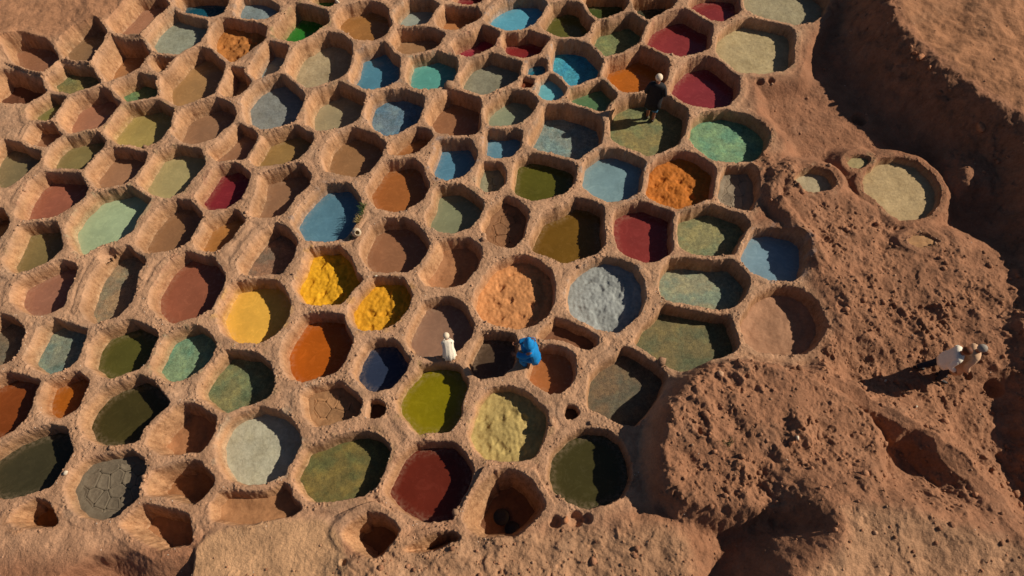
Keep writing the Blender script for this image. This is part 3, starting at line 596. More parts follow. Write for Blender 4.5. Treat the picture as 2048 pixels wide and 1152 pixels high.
def plates(i, zs, parent, off, spacing, mat):
    P = RIMS[i]; c = P.mean(0); ins = c + (P - c) * 0.90
    pts = []; lo, hi = P.min(0), P.max(0); rr = np.random.default_rng(100 + i)
    for _ in range(900):
        q = lo + (hi - lo) * rr.random(2)
        if sdf(P, q[0:1], q[1:2])[0] > 0.05 and all(np.hypot(*(q - s)) > spacing * (0.7 + 0.5 * rr.random()) for s in pts): pts.append(q)
    pts = np.array(pts); k = 0
    for a in range(len(pts)):
        cell = chaikin(ins, 0.5, 0)
        for b in range(len(pts)):
            if a == b or np.hypot(*(pts[b] - pts[a])) > 3 * spacing: continue
            n = pts[b] - pts[a]; m = (pts[a] + pts[b]) / 2; cell = clip_half(cell, n, n @ m)
            if len(cell) < 3: break
        if len(cell) < 3: continue
        cc = cell.mean(0)
        ln = np.hypot(*(cell - cc).T)
        if ln.max() < 0.08: continue
        cell = cc + (cell - cc) * (1 - 0.005 / ln.mean()); cell = chaikin(cell, 0.13, 1)
        keep = [0]                                   # drop points that crowd together
        for j in range(1, len(cell)):
            if np.hypot(*(cell[j] - cell[keep[-1]])) > 0.04: keep.append(j)
        cell = cell[keep]
        if len(cell) < 3: continue
        n = len(cell); top = zs + 0.03 + 0.014 * rr.random(); tx, ty = rr.normal(0, 0.022, 2)
        vs = []
        for ring, (sc_, dz) in enumerate(((1.0, -0.08), (1.0, 0.0), (0.86, 0.008), (0.5, -0.006))):
            for q in cell:
                w = cc + (q - cc) * sc_; vs.append((w[0] - cc[0], w[1] - cc[1], dz + (tx * (w[0] - cc[0]) + ty * (w[1] - cc[1]) if ring else 0)))
        fs = [(r * n + j, r * n + (j + 1) % n, (r + 1) * n + (j + 1) % n, (r + 1) * n + j) for r in range(3) for j in range(n)] + [tuple(range(3 * n, 4 * n))]
        me = bpy.data.meshes.new('mud_plate'); me.from_pydata(vs, [], fs); me.materials.append(mat); me.update()
        o = mobj('mud_plate', me, parent); o.location = (cc[0] - off[0], cc[1] - off[1], top - off[2]); k += 1
        g = rr.uniform(0.85, 1.15); o.color = (*(vcol[i] * g), 1)
for i, (c, r, look, kind, colr, dep, pts) in enumerate(VATS):
    sel = fid == i
    if sel.sum() < 4: continue
    cx, cy = CEN[i]; off = (cx, cy, ZS[i] - 0.12)
    dist = np.hypot(*(CEN - CEN[i]).T); near_i = [j for j in np.argsort(dist) if j != i]
    head = {'liquid': f'clay vat of {look} liquid', 'scum': f'clay vat skinned with {look} scum', 'paste': f'clay vat of {look} paste', 'crust': f'clay vat of {look} dried crust',
            'dry': f'empty {look} vat with bare floor', 'crack': f'vat of {look} cracked mud', 'hole': f'small {look} hole'}[kind]
    label = f'{head}, next to {short(near_i[0])} and {short(near_i[1])} vats'
    if len(label.split()) > 16: label = f'{head}, next to {short(near_i[0])} vat'
    v = empty('dye_vat' if kind != 'hole' else 'clay_hole', off)
    tag(v, label, 'vat' if kind != 'hole' else 'hole', 'dye vats sunk in the clay yard' if kind != 'hole' else 'small holes in the clay ridges')
    mobj('wall', cut('wall', Q[sel], off), v)
    # the surface that fills it
    P = RIMS[i]; step = {'liquid': 0.055, 'scum': 0.06, 'paste': 0.032}.get(kind, 0.045)
    lo, hi = P.min(0) - 0.1, P.max(0) + 0.1
    gx = np.arange(lo[0], hi[0] + step, step); gy = np.arange(lo[1], hi[1] + step, step)
    GX, GY = np.meshgrid(gx, gy); d = sdf(P, GX, GY)
    zs = np.zeros_like(GX)
    if kind == 'paste':
        a = {'lead grey': 0.026, 'peach orange': 0.030, 'sulphur yellow': 0.034}.get(look, 0.042)
        ww, w2, wi = worley(GX + 0.06 * perlin(GX / .2, GY / .2), GY + 0.06 * perlin(GX / .2 + 7, GY / .2), 0.36, i)
        zs = a * (1.2 * fbm(GX, GY, 0.55, 4, 0.6, i) + 1.1 * (1 - ww) * (wi > 0.45) - 1.5 * sstep(0.45, 0.2, ww) * (wi < 0.28))
        zs = zs * (0.5 + 0.5 * sstep(0.0, 0.35, d - 0.1)) + 0.03 + 0.018 * perlin(GX / .12, GY / .12) + 0.016 * np.abs(perlin(GX / .07 + 3, GY / .07)) + 0.05 * sstep(0.35, 0.0, d)
    elif kind == 'crust': zs = 0.014 * fbm(GX, GY, 0.4, 4, 0.6, i)
    elif kind == 'scum': zs = 0.012 * fbm(GX, GY, 0.25, 4, 0.65, i)
    elif kind in ('dry', 'crack', 'hole'): zs = 0.035 * fbm(GX, GY, 0.5, 4, 0.6, i) + 0.10 * sstep(0.45, 0.05, d) - 0.02
    lvl = (0.045 + 0.11 * (dep + 0.12)) * soft[i] * 0.55
    ok = d > -0.07
    if kind == 'liquid': ok = d > -0.05
    gi = np.arange(GX.size).reshape(GX.shape)
    qq = np.stack([gi[:-1, :-1], gi[:-1, 1:], gi[1:, 1:], gi[1:, :-1]], -1)[ok[:-1, :-1] & ok[1:, 1:] & ok[:-1, 1:] & ok[1:, :-1]].reshape(-1, 4)
    if len(qq) == 0: continue
    u, inv = np.unique(qq, return_inverse=True)
    vv = np.stack([GX.ravel()[u] - cx, GY.ravel()[u] - cy, zs.ravel()[u] + 0.12], -1)
    dm = DYE[{'crack': 'dry', 'hole': 'dry'}.get(kind, kind)]
    s = mobj(PART[kind], mesh_np(PART[kind], vv, inv.reshape(-1, 4), dm, True, {'shore': sstep(lvl + 0.26, lvl + 0.02, d.ravel()[u])}), v)
    s.color = (*(vcol[i] * (0.88 if kind == 'crack' else 1.0)), 1)
    if kind == 'crack':
        po = empty('plate_bed', (0, 0, 0)) if False else s
        plates(i, ZS[i], s, off, 0.46 if look != 'dark grey' else 0.38, DYE['dry'])
    VOBJ.append(v)

# ------------------------------------------------------------------ loose clods and pebbles that nobody could count
def ico(sub):
    bm = bmesh.new(); bmesh.ops.create_icosphere(bm, subdivisions=sub, radius=1.0)
    v = np.array([q.co[:] for q in bm.verts]); f = np.array([[w.index for w in q.verts] for q in bm.faces]); bm.free(); return v, f
def lumpy(sub, seed, amp=0.25):
    v, f = ico(sub); r = np.random.default_rng(seed); k = r.normal(0, 1, (4, 3)); ph = r.uniform(0, 6, 4)
    d = 1 + amp * sum(np.sin(v @ k[j] * 2.2 + ph[j]) for j in range(4)) / 2
    return v * d[:, None] * r.uniform(0.7, 1.25, 3), f
SHAPES1 = [lumpy(1, s) for s in range(4)]; SHAPES2 = [lumpy(2, 20 + s, 0.3) for s in range(4)]
def scatter(name, spots, shapes, label, cat):
    vs, fs, cs = [], [], []; o = 0
    for x, y, z, s, col in spots:
        v, f = shapes[rng.integers(len(shapes))]; a = rng.uniform(0, 6.28); c_, s2 = math.cos(a), math.sin(a)
        w = v @ np.array([[c_, s2, 0], [-s2, c_, 0], [0, 0, 0.8]]) * s + np.array([x, y, z + 0.15 * s])
        vs.append(w); fs.append(f + o); o += len(v); cs.append(np.repeat(np.append(col, 1.0)[None], len(v), 0))
    vs = np.concatenate(vs)
    return tag(mobj(name, mesh_np(name, vs, np.concatenate(fs), CLAY, True, {'tone': np.concatenate(cs), 'wall': np.zeros(len(vs))})), label, cat, kind='stuff')
spots = []
fine = np.s_[len(ylo):len(ylo) + NYF, len(ex):len(ex) + NX]
Rf, Df_, Xf, Yf, Zf, Tf = rough[fine], D[fine], X[fine], Y[fine], Z[fine], tone[fine]
pr = np.clip(Rf - 0.12, 0, 1) * (Df_ < -0.1); pr /= pr.sum()
for k in rng.choice(pr.size, 2600, p=pr.ravel()):
    s = 0.018 * (1 - rng.random()) ** -0.45
    spots.append((Xf.flat[k], Yf.flat[k], Zf.flat[k], min(s, 0.10), ROUGHC * rng.uniform(0.75, 1.25)))
scatter('soil_clods', spots, SHAPES1, 'loose reddish soil clods strewn over the rough heaps', 'clods')
spots = []
pr = sstep(0.16, 0.02, np.abs(Df_ + 0.07)) * sstep(-0.1, 0.5, fbm(Xf, Yf, 1.1, 3, 0.5, 21)) + 0.02 * (Df_ < -0.02); pr /= pr.sum()
for k in rng.choice(pr.size, 5200, p=pr.ravel()):
    pale = rng.random() < 0.05
    spots.append((Xf.flat[k], Yf.flat[k], Zf.flat[k], 0.011 * (1 - rng.random()) ** -0.38 if not pale else 0.018, (lin((224, 206, 184)) if pale else TAN * rng.uniform(0.6, 1.05))))
scatter('clay_crumbs', spots, [ico(1)] + SHAPES1[:2], 'dry clay crumbs scattered along the vat rims', 'crumbs')
# ------------------------------------------------------------------ stones one can pick out
STONE = make_plain('pale_stone', lin((206, 190, 166)), 0.85, 9, 0.25, 0.5, 0.03)
EARTHSTONE = make_plain('earthy_stone', lin((172, 118, 82)), 0.9, 9, 0.3, 0.6, 0.04)
for u, v, s, m, lab in [
    (1840, 116, .16, EARTHSTONE, 'large tan boulder lying in the shade of the tall bank'),
    (1828, 107, .09, EARTHSTONE, 'small tan rock touching the boulder below the tall bank'),
    (1858, 137, .10, EARTHSTONE, 'brown rock just below the boulder on the shaded bank'),
    (1960, 256, .17, EARTHSTONE, 'brown boulder half buried at the foot of the shaded bank'),
    (1770, 762, .065, STONE, 'white stone lying in the shadow of the walking couple'),
    (1594, 877, .075, STONE, 'cream stone on the clod heap beside a reddish stone'),
    (1583, 887, .085, EARTHSTONE, 'reddish stone on the clod heap beside a cream stone'),
    (1832, 814, .05, STONE, 'pale pebble at the edge of the smooth ridge path'),
    (675, 5, .10, STONE, 'white stone on the rim between emerald and bright green vats'),
    (551, 665, .05, STONE, 'pale stone on the rim of the mustard yellow vat'),
    (132, 946, .06, STONE, 'pale stone on the rim beside the blackish liquid vat'),
    (752, 552, .04, STONE, 'small pale stone at the near rim of the mocha brown vat'),
    (986, 380, .04, STONE, 'small white stone on the rim of the ash grey vat'),
    (1838, 420, .05, STONE, 'pale pebble on the rough soil beside the cream beige basin'),
    (1131, 1041, .12, EARTHSTONE, 'upright tan clod wedged in the hollow below the inky olive vat'),
]:
    x, y, z = on_ground(u, v)
    vv, ff = SHAPES2[rng.integers(4)]
    o = mobj('stone' if s < .15 else 'boulder', mesh_np('stone', vv * s, ff, m)); o.location = (x, y, z + 0.35 * s); o.rotation_euler = (0, 0, rng.uniform(0, 6))
    tag(o, lab, 'stone')

# ------------------------------------------------------------------ generic shape tools for figures and pots
def loft(rings, seg=16, cap=True, fold=0.0, seed=0, nf=7):
    """rings: (centre, rx, ry, axis) -> verts, faces; each ring lies square to its axis"""
    vs, fs = [], []; r_ = random.Random(seed); ph = r_.uniform(0, 6)
    for k, (c, rx, ry, ax) in enumerate(rings):
        ax = Vector(ax).normalized(); side = Vector((1, 0, 0)); side = (side - ax * side.dot(ax))
        if side.length < 0.2: side = Vector((0, 1, 0)) - ax * ax.y
        side.normalize(); fw = ax.cross(side)
        for j in range(seg):
            a = 2 * math.pi * j / seg; q = 1 + fold * (k / max(1, len(rings) - 1)) * math.sin(nf * a + ph + 0.5 * k)
            vs.append(Vector(c) + side * (rx * q * math.cos(a)) + fw * (ry * q * math.sin(a)))
    n = len(rings)
    for k in range(n - 1):
        for j in range(seg): fs.append((k * seg + j, k * seg + (j + 1) % seg, (k + 1) * seg + (j + 1) % seg, (k + 1) * seg + j))
    if cap: fs.append(tuple(range(seg - 1, -1, -1))); fs.append(tuple((n - 1) * seg + j for j in range(seg)))
    return vs, fs
def tube(pts, radii, seg=12, sub=3, flat=1.0, **kw):
    P = [Vector(p) for p in pts]; out = []
    n = len(P)
    for i in range(n - 1):
        p0, p1, p2, p3 = P[max(i - 1, 0)], P[i], P[i + 1], P[min(i + 2, n - 1)]
        for k in range(sub):
            t_ = k / sub
            q = 0.5 * ((2 * p1) + (p2 - p0) * t_ + (2 * p0 - 5 * p1 + 4 * p2 - p3) * t_ * t_ + (3 * p1 - p0 - 3 * p2 + p3) * t_ ** 3)
            out.append((q, radii[i] + (radii[i + 1] - radii[i]) * t_))
    out.append((P[-1], radii[-1])); rings = []
    for k, (q, r_) in enumerate(out):
        ax = out[min(k + 1, len(out) - 1)][0] - out[max(k - 1, 0)][0]; rings.append((q, r_, r_ * flat, ax))
    return loft(rings, seg, **kw)
def join(*parts):
    vs, fs = [], []
    for v, f in parts:
        o = len(vs); vs += [Vector(q) for q in v]; fs += [tuple(i + o for i in g) for g in f]
    return vs, fs
def ball(c, r, sub=2, rot=None):
    v, f = ico(sub); r = np.array(r if hasattr(r, '__len__') else (r, r, r))
    w = [Vector(q) for q in v * r]
    if rot: w = [rot @ q for q in w]
    return [q + Vector(c) for q in w], [tuple(g) for g in f]
def part(name, vf, mat, parent, solid=0.0):
    me = bpy.data.meshes.new(name); me.from_pydata([tuple(q) for q in vf[0]], [], vf[1]); me.materials.append(mat)
    bm = bmesh.new(); bm.from_mesh(me); bmesh.ops.recalc_face_normals(bm, faces=bm.faces); bm.to_mesh(me); bm.free()
    me.polygons.foreach_set('use_smooth', np.ones(len(me.polygons), bool)); me.update()
    return mobj(name, me, parent)
def skinned(name, J, E, mat, parent, extra=None):
    names = list(J); me = bpy.data.meshes.new(name); me.from_pydata([J[k][0] for k in names], [(names.index(a), names.index(b)) for a, b in E], [])
    o = bpy.data.objects.new(name, me); link(o); md = o.modifiers.new('skin', 'SKIN'); md.use_smooth_shade = True
    for k, sv in zip(names, me.skin_vertices[0].data):
        r_ = J[k][1]; sv.radius = r_ if hasattr(r_, '__len__') else (r_, r_)
        sv.use_root = (k == names[0])
    o.modifiers.new('sub', 'SUBSURF').levels = 1
    dg = bpy.context.evaluated_depsgraph_get(); m2 = bpy.data.meshes.new_from_object(o.evaluated_get(dg))
    bpy.data.objects.remove(o); bpy.data.meshes.remove(me)
    if extra:
        bm = bmesh.new(); bm.from_mesh(m2)
        for v, f in extra:
            bv = [bm.verts.new(q) for q in v]
            for g in f: bm.faces.new([bv[i] for i in g])
        bm.to_mesh(m2); bm.free()
    m2.materials.clear(); m2.materials.append(mat); m2.polygons.foreach_set('use_smooth', np.ones(len(m2.polygons), bool))
    return mobj(name, m2, parent)
def skeleton(j):
    """j: joint positions; adds palms, fingers, face and ears"""
    R = dict(pelvis=(.13, .10), spine=(.12, .10), chest=(.15, .105), neck=.052, jaw=.068, skull=.088, crown=.06)
    J = {k: (Vector(j[k]), R[k]) for k in ('pelvis', 'spine', 'chest', 'neck', 'jaw', 'skull', 'crown')}
    E = [('pelvis', 'spine'), ('spine', 'chest'), ('chest', 'neck'), ('neck', 'jaw'), ('jaw', 'skull'), ('skull', 'crown')]
    for s in 'LR':
        for k, r_ in (('shoulder', .062), ('elbow', .044), ('wrist', .028), ('hip', .085), ('knee', .060), ('ankle', .040), ('toe', .034)): J[k + s] = (Vector(j[k + s]), r_)
        E += [('chest', 'shoulder' + s), ('shoulder' + s, 'elbow' + s), ('elbow' + s, 'wrist' + s), ('pelvis', 'hip' + s), ('hip' + s, 'knee' + s), ('knee' + s, 'ankle' + s), ('ankle' + s, 'toe' + s)]
        w = Vector(j['wrist' + s]); d = (w - Vector(j['elbow' + s])).normalized(); sg = 1 if s == 'R' else -1
        side = d.cross(Vector((0, 0, 1)));  side = side.normalized() if side.length > .2 else Vector((0, 1, 0))
        J['palm' + s] = (w + d * .075, (.036, .018)); E.append(('wrist' + s, 'palm' + s))
        nrm = d.cross(side)
        for q, (o_, ln) in enumerate(((-.034, .060), (-.012, .075), (.012, .070), (.032, .054))):
            a = w + d * .10 + side * o_; b = a + d * ln * .55 - nrm * .008; c = b + d * ln * .4 - nrm * .022
            J[f'fa{q}{s}'] = (a, .010); J[f'fb{q}{s}'] = (b, .009); J[f'fc{q}{s}'] = (c, .008)
            E += [('palm' + s, f'fa{q}{s}'), (f'fa{q}{s}', f'fb{q}{s}'), (f'fb{q}{s}', f'fc{q}{s}')]
        a = w + d * .045 - side * .040; b = a + d * .030 - side * .020; c = b + d * .028
        for n_, q_ in (('ta', a), ('tb', b), ('tc', c)): J[n_ + s] = (q_, .010)
        E += [('wrist' + s, 'ta' + s), ('ta' + s, 'tb' + s), ('tb' + s, 'tc' + s)]
    up = (J['crown'][0] - J['jaw'][0]).normalized(); look = Vector(j['look']); look = (look - up * look.dot(up)).normalized(); rt = look.cross(up)
    hc = J['skull'][0]; M = Matrix((rt, look, up)).transposed()
    ex_ = [ball(hc + look * .092 - up * .02, (.014, .022, .026), 1, M), ball(hc + look * .078 - up * .062, (.028, .014, .010), 1, M)]
    for sg in (-1, 1): ex_ += [ball(hc + rt * .088 * sg - up * .01, (.012, .022, .034), 1, M), ball(hc + look * .080 + rt * .034 * sg + up * .005, (.014, .010, .010), 1, M)]
    return J, E, ex_, (hc, rt, look, up, M)
STAND = dict(pelvis=(0, 0, .93), spine=(0, .0, 1.10), chest=(0, .0, 1.30), neck=(0, .01, 1.46), jaw=(0, .035, 1.54), skull=(0, .025, 1.61), crown=(0, .015, 1.68), look=(0, 1, 0),
    shoulderL=(-.19, 0, 1.39), shoulderR=(.19, 0, 1.39), elbowL=(-.25, -.02, 1.10), elbowR=(.25, -.02, 1.10), wristL=(-.25, .10, .88), wristR=(.25, .10, .88),
    hipL=(-.09, 0, .88), hipR=(.09, 0, .88), kneeL=(-.10, .02, .48), kneeR=(.10, .02, .48), ankleL=(-.10, -.02, .08), ankleR=(.10, -.02, .08), toeL=(-.12, .14, .035), toeR=(.12, .14, .035))
SKIN = make_plain('brown_skin', lin((150, 98, 70)), 0.55, 20, 0.12, 0.1, 0.004)
DARKCLOTH = make_plain('black_cloth', lin((34, 32, 34)), 0.85, 14, 0.3, 0.4, 0.02)
NAVY = make_plain('navy_cloth', lin((30, 36, 48)), 0.85, 14, 0.3, 0.4, 0.02)
BLUEJ = make_plain('blue_denim', lin((70, 110, 136)), 0.85, 14, 0.3, 0.4, 0.02)
WHITE = make_plain('white_cotton', lin((236, 224, 202)), 0.85, 8, 0.12, 0.5, 0.03)
CREAM = make_plain('cream_cotton', lin((206, 166, 130)), 0.85, 8, 0.12, 0.5, 0.03)
BLUE = make_plain('bright_blue_cloth', lin((14, 126, 192)), 0.8, 8, 0.2, 0.6, 0.03)
BROWNHAIR = make_plain('brown_hair', lin((104, 58, 30)), 0.7, 60, 0.4, 0.5, 0.01)
GREYHAIR = make_plain('grey_hair', lin((150, 140, 128)), 0.7, 60, 0.35, 0.5, 0.01)
HAT = make_plain('beige_knit', lin((226, 206, 178)), 0.9, 50, 0.2, 0.6, 0.01)
SHOE = make_plain('dark_leather', lin((44, 34, 30)), 0.6, 20, 0.2, 0.2, 0.005)
def torso_rings(j, sx=1.0, hem=None, flare=1.0):
    """rings of a garment from the collar down the spine to the hem"""
    c = {k: Vector(j[k]) for k in ('neck', 'chest', 'spine', 'pelvis')}
    nc = c['neck'] - c['chest']
    out = [(c['neck'] - nc * .05, .07, .07), (c['neck'] - nc * .15, .125 * sx, .09), (c['neck'] - nc * .30, .19 * sx, .112), (c['neck'] - nc * .55, .218 * sx, .128), (c['chest'] - nc * .1, .208 * sx, .137), (c['spine'], .195 * sx, .135), (c['pelvis'], .20 * sx * flare, .15 * flare)]
    for h in (hem or []): out.append((Vector(h[0]), h[1], h[2]))
    rings = []
    for k, (p, a, b) in enumerate(out):
        ax = out[max(k - 1, 0)][0] - out[min(k + 1, len(out) - 1)][0]; rings.append((p, a, b, ax))
    return rings
def sleeve(j, s, r0=.085, r1=.06, end=0.96):
    sh, el, wr = Vector(j['shoulder' + s]), Vector(j['elbow' + s]), Vector(j['wrist' + s])
    inn = sh + (Vector(j['chest']) - sh) * .4
    ax_ = (Vector(j['neck']) - Vector(j['chest'])).normalized(); sh = sh - ax_ * .055; inn = inn - ax_ * .03; return tube([inn, sh, el, el + (wr - el) * end], [r0 * .7, r0 * .80, (r0 + r1) / 2, r1], 14, 4)
def shoe(j, s):
    a, t_ = Vector(j['ankle' + s]), Vector(j['toe' + s]); d = (t_ - a); d.z = 0; d.normalize()
    h = Vector((a.x, a.y, .045)) - d * .06
    return tube([h, Vector((a.x, a.y, .05)), Vector((t_.x, t_.y, .042)), Vector((t_.x, t_.y, .034)) + d * .075], [.040, .050, .048, .030], 10, 3, 0.85)
def trouser(j, s, r0=.105, r1=.065, end=0.92):
    h, k, a = Vector(j['hip' + s]), Vector(j['knee' + s]), Vector(j['ankle' + s])
    return tube([h + Vector((0, 0, .06)), h, k, k + (a - k) * end], [r0, r0, (r0 + r1) / 2, r1], 12, 3)
def skullcap(F, mat, parent, name, drop=0.0, r=.100):
    hc, rt, lk, up, M = F
    vs, fs = ball((0, 0, 0), (r, r * 1.10, r * .98), 3); bm = bmesh.new(); bv = [bm.verts.new(q) for q in vs]
    for g in fs: bm.faces.new([bv[i] for i in g])
    kill = [v for v in bm.verts if v.co.z < drop - .012 and not (v.co.y < -.02 and v.co.z > drop - .07)]
    bmesh.ops.delete(bm, geom=kill, context='VERTS')
    me = bpy.data.meshes.new(name)
    for v in bm.verts: v.co = (M @ v.co) + hc + up * .022 - lk * .004
    bm.to_mesh(me); bm.free(); me.materials.append(mat); me.polygons.foreach_set('use_smooth', np.ones(len(me.polygons), bool))
    return mobj(name, me, parent)
def person(loc, yaw, j, label, group=None, scale=1.0):
    root = empty('person', loc); root.rotation_euler.z = yaw; root.scale = (scale,) * 3
    tag(root, label, 'person', group)
    J, E, ex_, F = skeleton(j); skinned('body', J, E, SKIN, root, ex_)
    return root, F
def vat_level(look): return [i for i, v in enumerate(VATS) if v[2] == look][0]

# man in a black coat standing on the scum of the weedy olive vat, back to the camera
i = vat_level('weedy olive'); x, y = unproj(1299, 238, ZS[i] + .02)
j = dict(STAND); j.update(ankleL=(-.08, .03, .08), toeL=(-.12, .19, .035), ankleR=(.09, -.06, .08), toeR=(.12, .10, .035), kneeL=(-.09, .05, .48), kneeR=(.10, -.01, .48), wristL=(-.20, .20, .98), wristR=(.20, .20, .98), look=(-.1, 1, -.25), skull=(0, .045, 1.60), crown=(0, .035, 1.67), jaw=(0, .05, 1.53))
r_, F = person((x, y, ZS[i] + .005), math.radians(-16), j, 'person in black coat and beige cap standing in the weedy olive vat', scale=1.4)
part('coat', join(loft(torso_rings(j, 1.12, [((0, -.01, .75), .225, .17), ((0, -.01, .55), .235, .18)], 1.05), 20, fold=.05), sleeve(j, 'L', .09, .065), sleeve(j, 'R', .09, .065)), DARKCLOTH, r_)
for s in 'LR':
    part('trouser_leg', trouser(j, s, .095, .085, 0.25), BLUEJ, r_); part('shoe', shoe(j, s), SHOE, r_)
skullcap(F, HAT, r_, 'cap', -.005, .104)

# person in white bending over the rim of the mauve grey vat
SQ = dict(pelvis=(0, -.06, .34), spine=(0, .06, .50), chest=(0, .22, .66), neck=(0, .34, .78), jaw=(0, .42, .81), skull=(0, .45, .88), crown=(0, .45, .95), look=(0, 1, -.5),
    shoulderL=(-.18, .25, .74), shoulderR=(.18, .25, .74), elbowL=(-.19, .34, .50), elbowR=(.19, .34, .50), wristL=(-.07, .52, .38), wristR=(.07, .52, .38),
    hipL=(-.11, -.04, .32), hipR=(.11, -.04, .32), kneeL=(-.19, .33, .46), kneeR=(.19, .33, .46), ankleL=(-.14, .08, .09), ankleR=(.14, .08, .09), toeL=(-.16, .25, .04), toeR=(.16, .25, .04))
def squat_robe(j, sx=1.05, k=1.0):
    return torso_rings(j, sx, [((0, -.12, .24), .25 * k, .22), ((0, -.08, .12), .27 * k, .25), ((0, -.05, .05), .27 * k, .26)], 1.15)
x, y, z = on_ground(899, 709)
r_, F = person((x, y, z), math.radians(8), SQ, 'person in white robe and white cap crouching over the mauve grey vat', scale=.80)
part('robe', join(loft(squat_robe(SQ, 1.15, 1.05), 30, fold=.14, nf=9), sleeve(SQ, 'L', .085, .07), sleeve(SQ, 'R', .085, .07)), WHITE, r_)
for s in 'LR': part('foot_wrap', shoe(SQ, s), SHOE, r_)
skullcap(F, HAT, r_, 'cap', -.035, .135)

# person in blue hooded robe squatting between the blackish brown and orange brown vats
x, y, z = on_ground(1064, 724)
SB = dict(SQ); SB.update(pelvis=(0, -.08, .40), spine=(0, -.07, .60), chest=(0, .0, .84), neck=(0, .09, 1.00), jaw=(0, .16, 1.05), skull=(0, .18, 1.12), crown=(0, .17, 1.19), shoulderL=(-.18, .02, .94), shoulderR=(.18, .02, .94), elbowL=(-.21, .24, .76), elbowR=(.21, .24, .76), wristL=(-.15, .50, .70), wristR=(.15, .50, .70), hipL=(-.10, -.05, .38), hipR=(.10, -.05, .38), kneeL=(-.16, .34, .50), kneeR=(.16, .34, .50), ankleL=(-.15, .16, .09), ankleR=(.15, .16, .09), toeL=(-.16, .33, .04), toeR=(.16, .33, .04))
r_, F = person((x, y, z), math.radians(80), SB, 'person in bright blue hooded robe squatting between two brown vats', scale=1.12)
hc, rt, lk, up, M = F
hood = ball(hc - lk * .02, (.128, .135, .15), 3, M)
part('hooded_robe', join(loft(torso_rings(SB, 1.0, [((0, -.10, .30), .19, .19), ((0, -.09, .20), .17, .17)], 1.0), 24, fold=.07, nf=8), sleeve(SB, 'L', .085, .07, .8), sleeve(SB, 'R', .085, .07, .8),
     loft([(Vector(SB['neck']) + Vector((0, -.05, -.06)), .15, .12, (0, .4, 1)), (hc - lk * .03 - up * .06, .13, .13, (0, .3, 1)), (hc - lk * .03 + up * .04, .125, .13, (0, .2, 1)), (hc - lk * .05 + up * .13, .075, .08, (0, .1, 1)), (hc - lk * .07 + up * .17, .02, .02, (0, 0, 1))], 16)), BLUE, r_)
r_.scale = (1.36, 1.02, 1.36)
for s in 'LR':
    part('trouser_leg', trouser(SB, s, .10, .07), BLUE, r_); part('shoe', shoe(SB, s), SHOE, r_)

# the two walkers on the rough soil
x, y, z = on_ground(1853, 748)
j = dict(STAND); j.update(ankleL=(-.08, -.30, .10), toeL=(-.10, -.15, .04), kneeL=(-.09, -.08, .50), ankleR=(.09, .26, .08), toeR=(.11, .42, .035), kneeR=(.10, .20, .50), spine=(0, .03, 1.10), chest=(0, .07, 1.29), neck=(0, .11, 1.45), jaw=(0, .15, 1.52), skull=(0, .15, 1.59), crown=(0, .14, 1.66), shoulderL=(-.19, .08, 1.38), shoulderR=(.19, .08, 1.38), elbowL=(-.24, .18, 1.12), elbowR=(.25, .02, 1.12), wristL=(-.20, .38, 1.02), wristR=(.22, .20, .92))
r_, F = person((x, y, z), math.radians(-110), j, 'person with brown hair in white shirt and dark trousers walking on rough soil', scale=1.25)
part('shirt', join(loft(torso_rings(j, 1.12, [((0, .0, .82), .235, .17)], 1.08), 20, fold=.05), sleeve(j, 'L'), sleeve(j, 'R')), WHITE, r_)
for s in 'LR':
    part('trouser_leg', trouser(j, s), NAVY, r_); part('shoe', shoe(j, s), SHOE, r_)
skullcap(F, BROWNHAIR, r_, 'hair', -.03, .104)
x, y, z = on_ground(1890, 747)
j = dict(STAND); j.update(ankleL=(-.08, .16, .08), toeL=(-.10, .32, .035), kneeL=(-.09, .14, .49), ankleR=(.09, -.20, .10), toeR=(.10, -.05, .04), kneeR=(.09, -.04, .49), elbowR=(.26, -.06, 1.10), wristR=(.26, .06, .86), elbowL=(-.25, .06, 1.10), wristL=(-.22, .22, .92))
r_, F = person((x, y, z), math.radians(-106), j, 'person with grey hair in long cream tunic walking beside white shirt', scale=1.25)
part('tunic', join(loft(torso_rings(j, 1.12, [((0, .0, .72), .235, .18), ((0, .0, .45), .25, .21)], 1.06), 20, fold=.06), sleeve(j, 'L', .09, .075), sleeve(j, 'R', .09, .075)), CREAM, r_)
for s in 'LR':
    part('trouser_leg', trouser(j, s), NAVY, r_); part('shoe', shoe(j, s), SHOE, r_)
skullcap(F, GREYHAIR, r_, 'hair', -.03, .104)

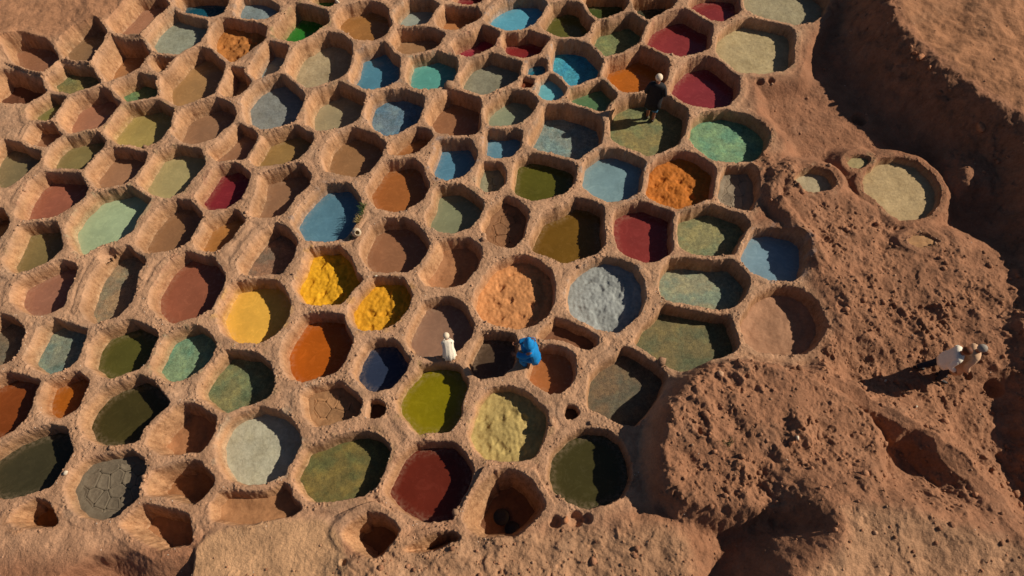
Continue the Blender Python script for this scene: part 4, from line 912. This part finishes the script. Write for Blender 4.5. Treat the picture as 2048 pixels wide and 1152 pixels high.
# ------------------------------------------------------------------ jar, weeds and bowls
CERAM = make_plain('pale_ceramic', lin((196, 176, 146)), 0.6, 12, 0.3, 0.3, 0.01)
prof = [(.02, 0), (.10, .0), (.155, .06), (.175, .14), (.155, .22), (.105, .27), (.085, .295), (.100, .33), (.088, .335), (.070, .295), (.085, .26), (.13, .2), (.13, .1), (.04, .03)]
vs, fs = loft([((0, 0, z_), r0, r0, (0, 0, 1)) for r0, z_ in prof], 24, cap=True)
x, y, z = on_ground(713, 467)
o = part('jar', (vs, fs), CERAM, None); o.location = (x, y, z + .07); o.rotation_euler = (math.radians(34), math.radians(24), 0)
tag(o, 'pale round jar with dark mouth lying on rim of denim blue vat', 'jar')
def tuft(pts, n, h0, col, name, label):
    m = make_plain(name + '_leaf', lin(col), 0.7, 6, 0.3, 0.1, 0.005); vs, fs = [], []
    for _ in range(n):
        k = rng.integers(len(pts) - 1); f = rng.random(); u = pts[k][0] + (pts[k + 1][0] - pts[k][0]) * f; v = pts[k][1] + (pts[k + 1][1] - pts[k][1]) * f
        x, y, z = on_ground(u + rng.normal(0, 2), v + rng.normal(0, 2), 3); h = h0 * rng.uniform(.5, 1.2); a = rng.uniform(0, 6.28); ln = h * rng.uniform(.3, .9); w = rng.uniform(.006, .012)
        dx, dy = math.cos(a), math.sin(a); b = len(vs)
        for t_, ww in ((0, 1), (.35, 1), (.7, .7), (1, .1)):
            c = Vector((x + dx * ln * t_ ** 1.6, y + dy * ln * t_ ** 1.6, z - .02 + h * (t_ - .25 * t_ ** 3)))
            vs += [c + Vector((-dy * w * ww, dx * w * ww, 0)), c - Vector((-dy * w * ww, dx * w * ww, 0)), c + Vector((0, 0, -.004))]
        for q in range(3):
            for e in ((0, 1), (1, 2), (2, 0)): fs.append((b + q * 3 + e[0], b + q * 3 + e[1], b + q * 3 + 3 + e[1], b + q * 3 + 3 + e[0]))
    c = sum(vs, Vector()) / len(vs); c.z = min(v.z for v in vs); o = part(name, ([v - c for v in vs], fs), m, None); o.location = c
    tag(o, label, 'plant'); return o
tuft([(726, 412), (726, 430)], 46, .30, (84, 110, 48), 'grass_tuft', 'green grass tuft on the rim of the denim blue vat')
tuft([(722, 436), (714, 448)], 60, .26, (160, 140, 84), 'dry_weed', 'dry straw coloured weed beside the pale jar')
tuft([(700, 476), (706, 474)], 20, .16, (92, 108, 50), 'low_weed', 'low green weed under the pale jar')
tuft([(1437, 888), (1462, 884), (1450, 900)], 40, .16, (112, 100, 62), 'dry_weed', 'dry weed on the top of the clod heap')
i = vat_level('bare clay')
BOWL = make_plain('dark_wet_clay', lin((44, 38, 32)), 0.5, 10, 0.3, 0.3, 0.02)
for (u, v, r0, lab) in ((1003, 1034, .26, 'dark round bowl near the middle of the bare clay vat floor'), (1024, 1058, .24, 'dark round bowl tucked against the wall of the bare clay vat')):
    x, y = unproj(u, v, ZS[i] + .05)
    vs, fs = loft([((0, 0, 0), r0 * .9, r0 * .9, (0, 0, 1)), ((0, 0, .06), r0, r0, (0, 0, 1)), ((0, 0, .065), r0 * .93, r0 * .93, (0, 0, 1)), ((0, 0, .035), r0 * .84, r0 * .84, (0, 0, 1)), ((0, 0, .03), r0 * .3, r0 * .3, (0, 0, 1))], 26)
    o = part('sunken_bowl', (vs, fs), BOWL, None); o.location = (x, y, ZS[i] + .0)
    tag(o, lab, 'bowl', 'bowls in the bare clay vat')
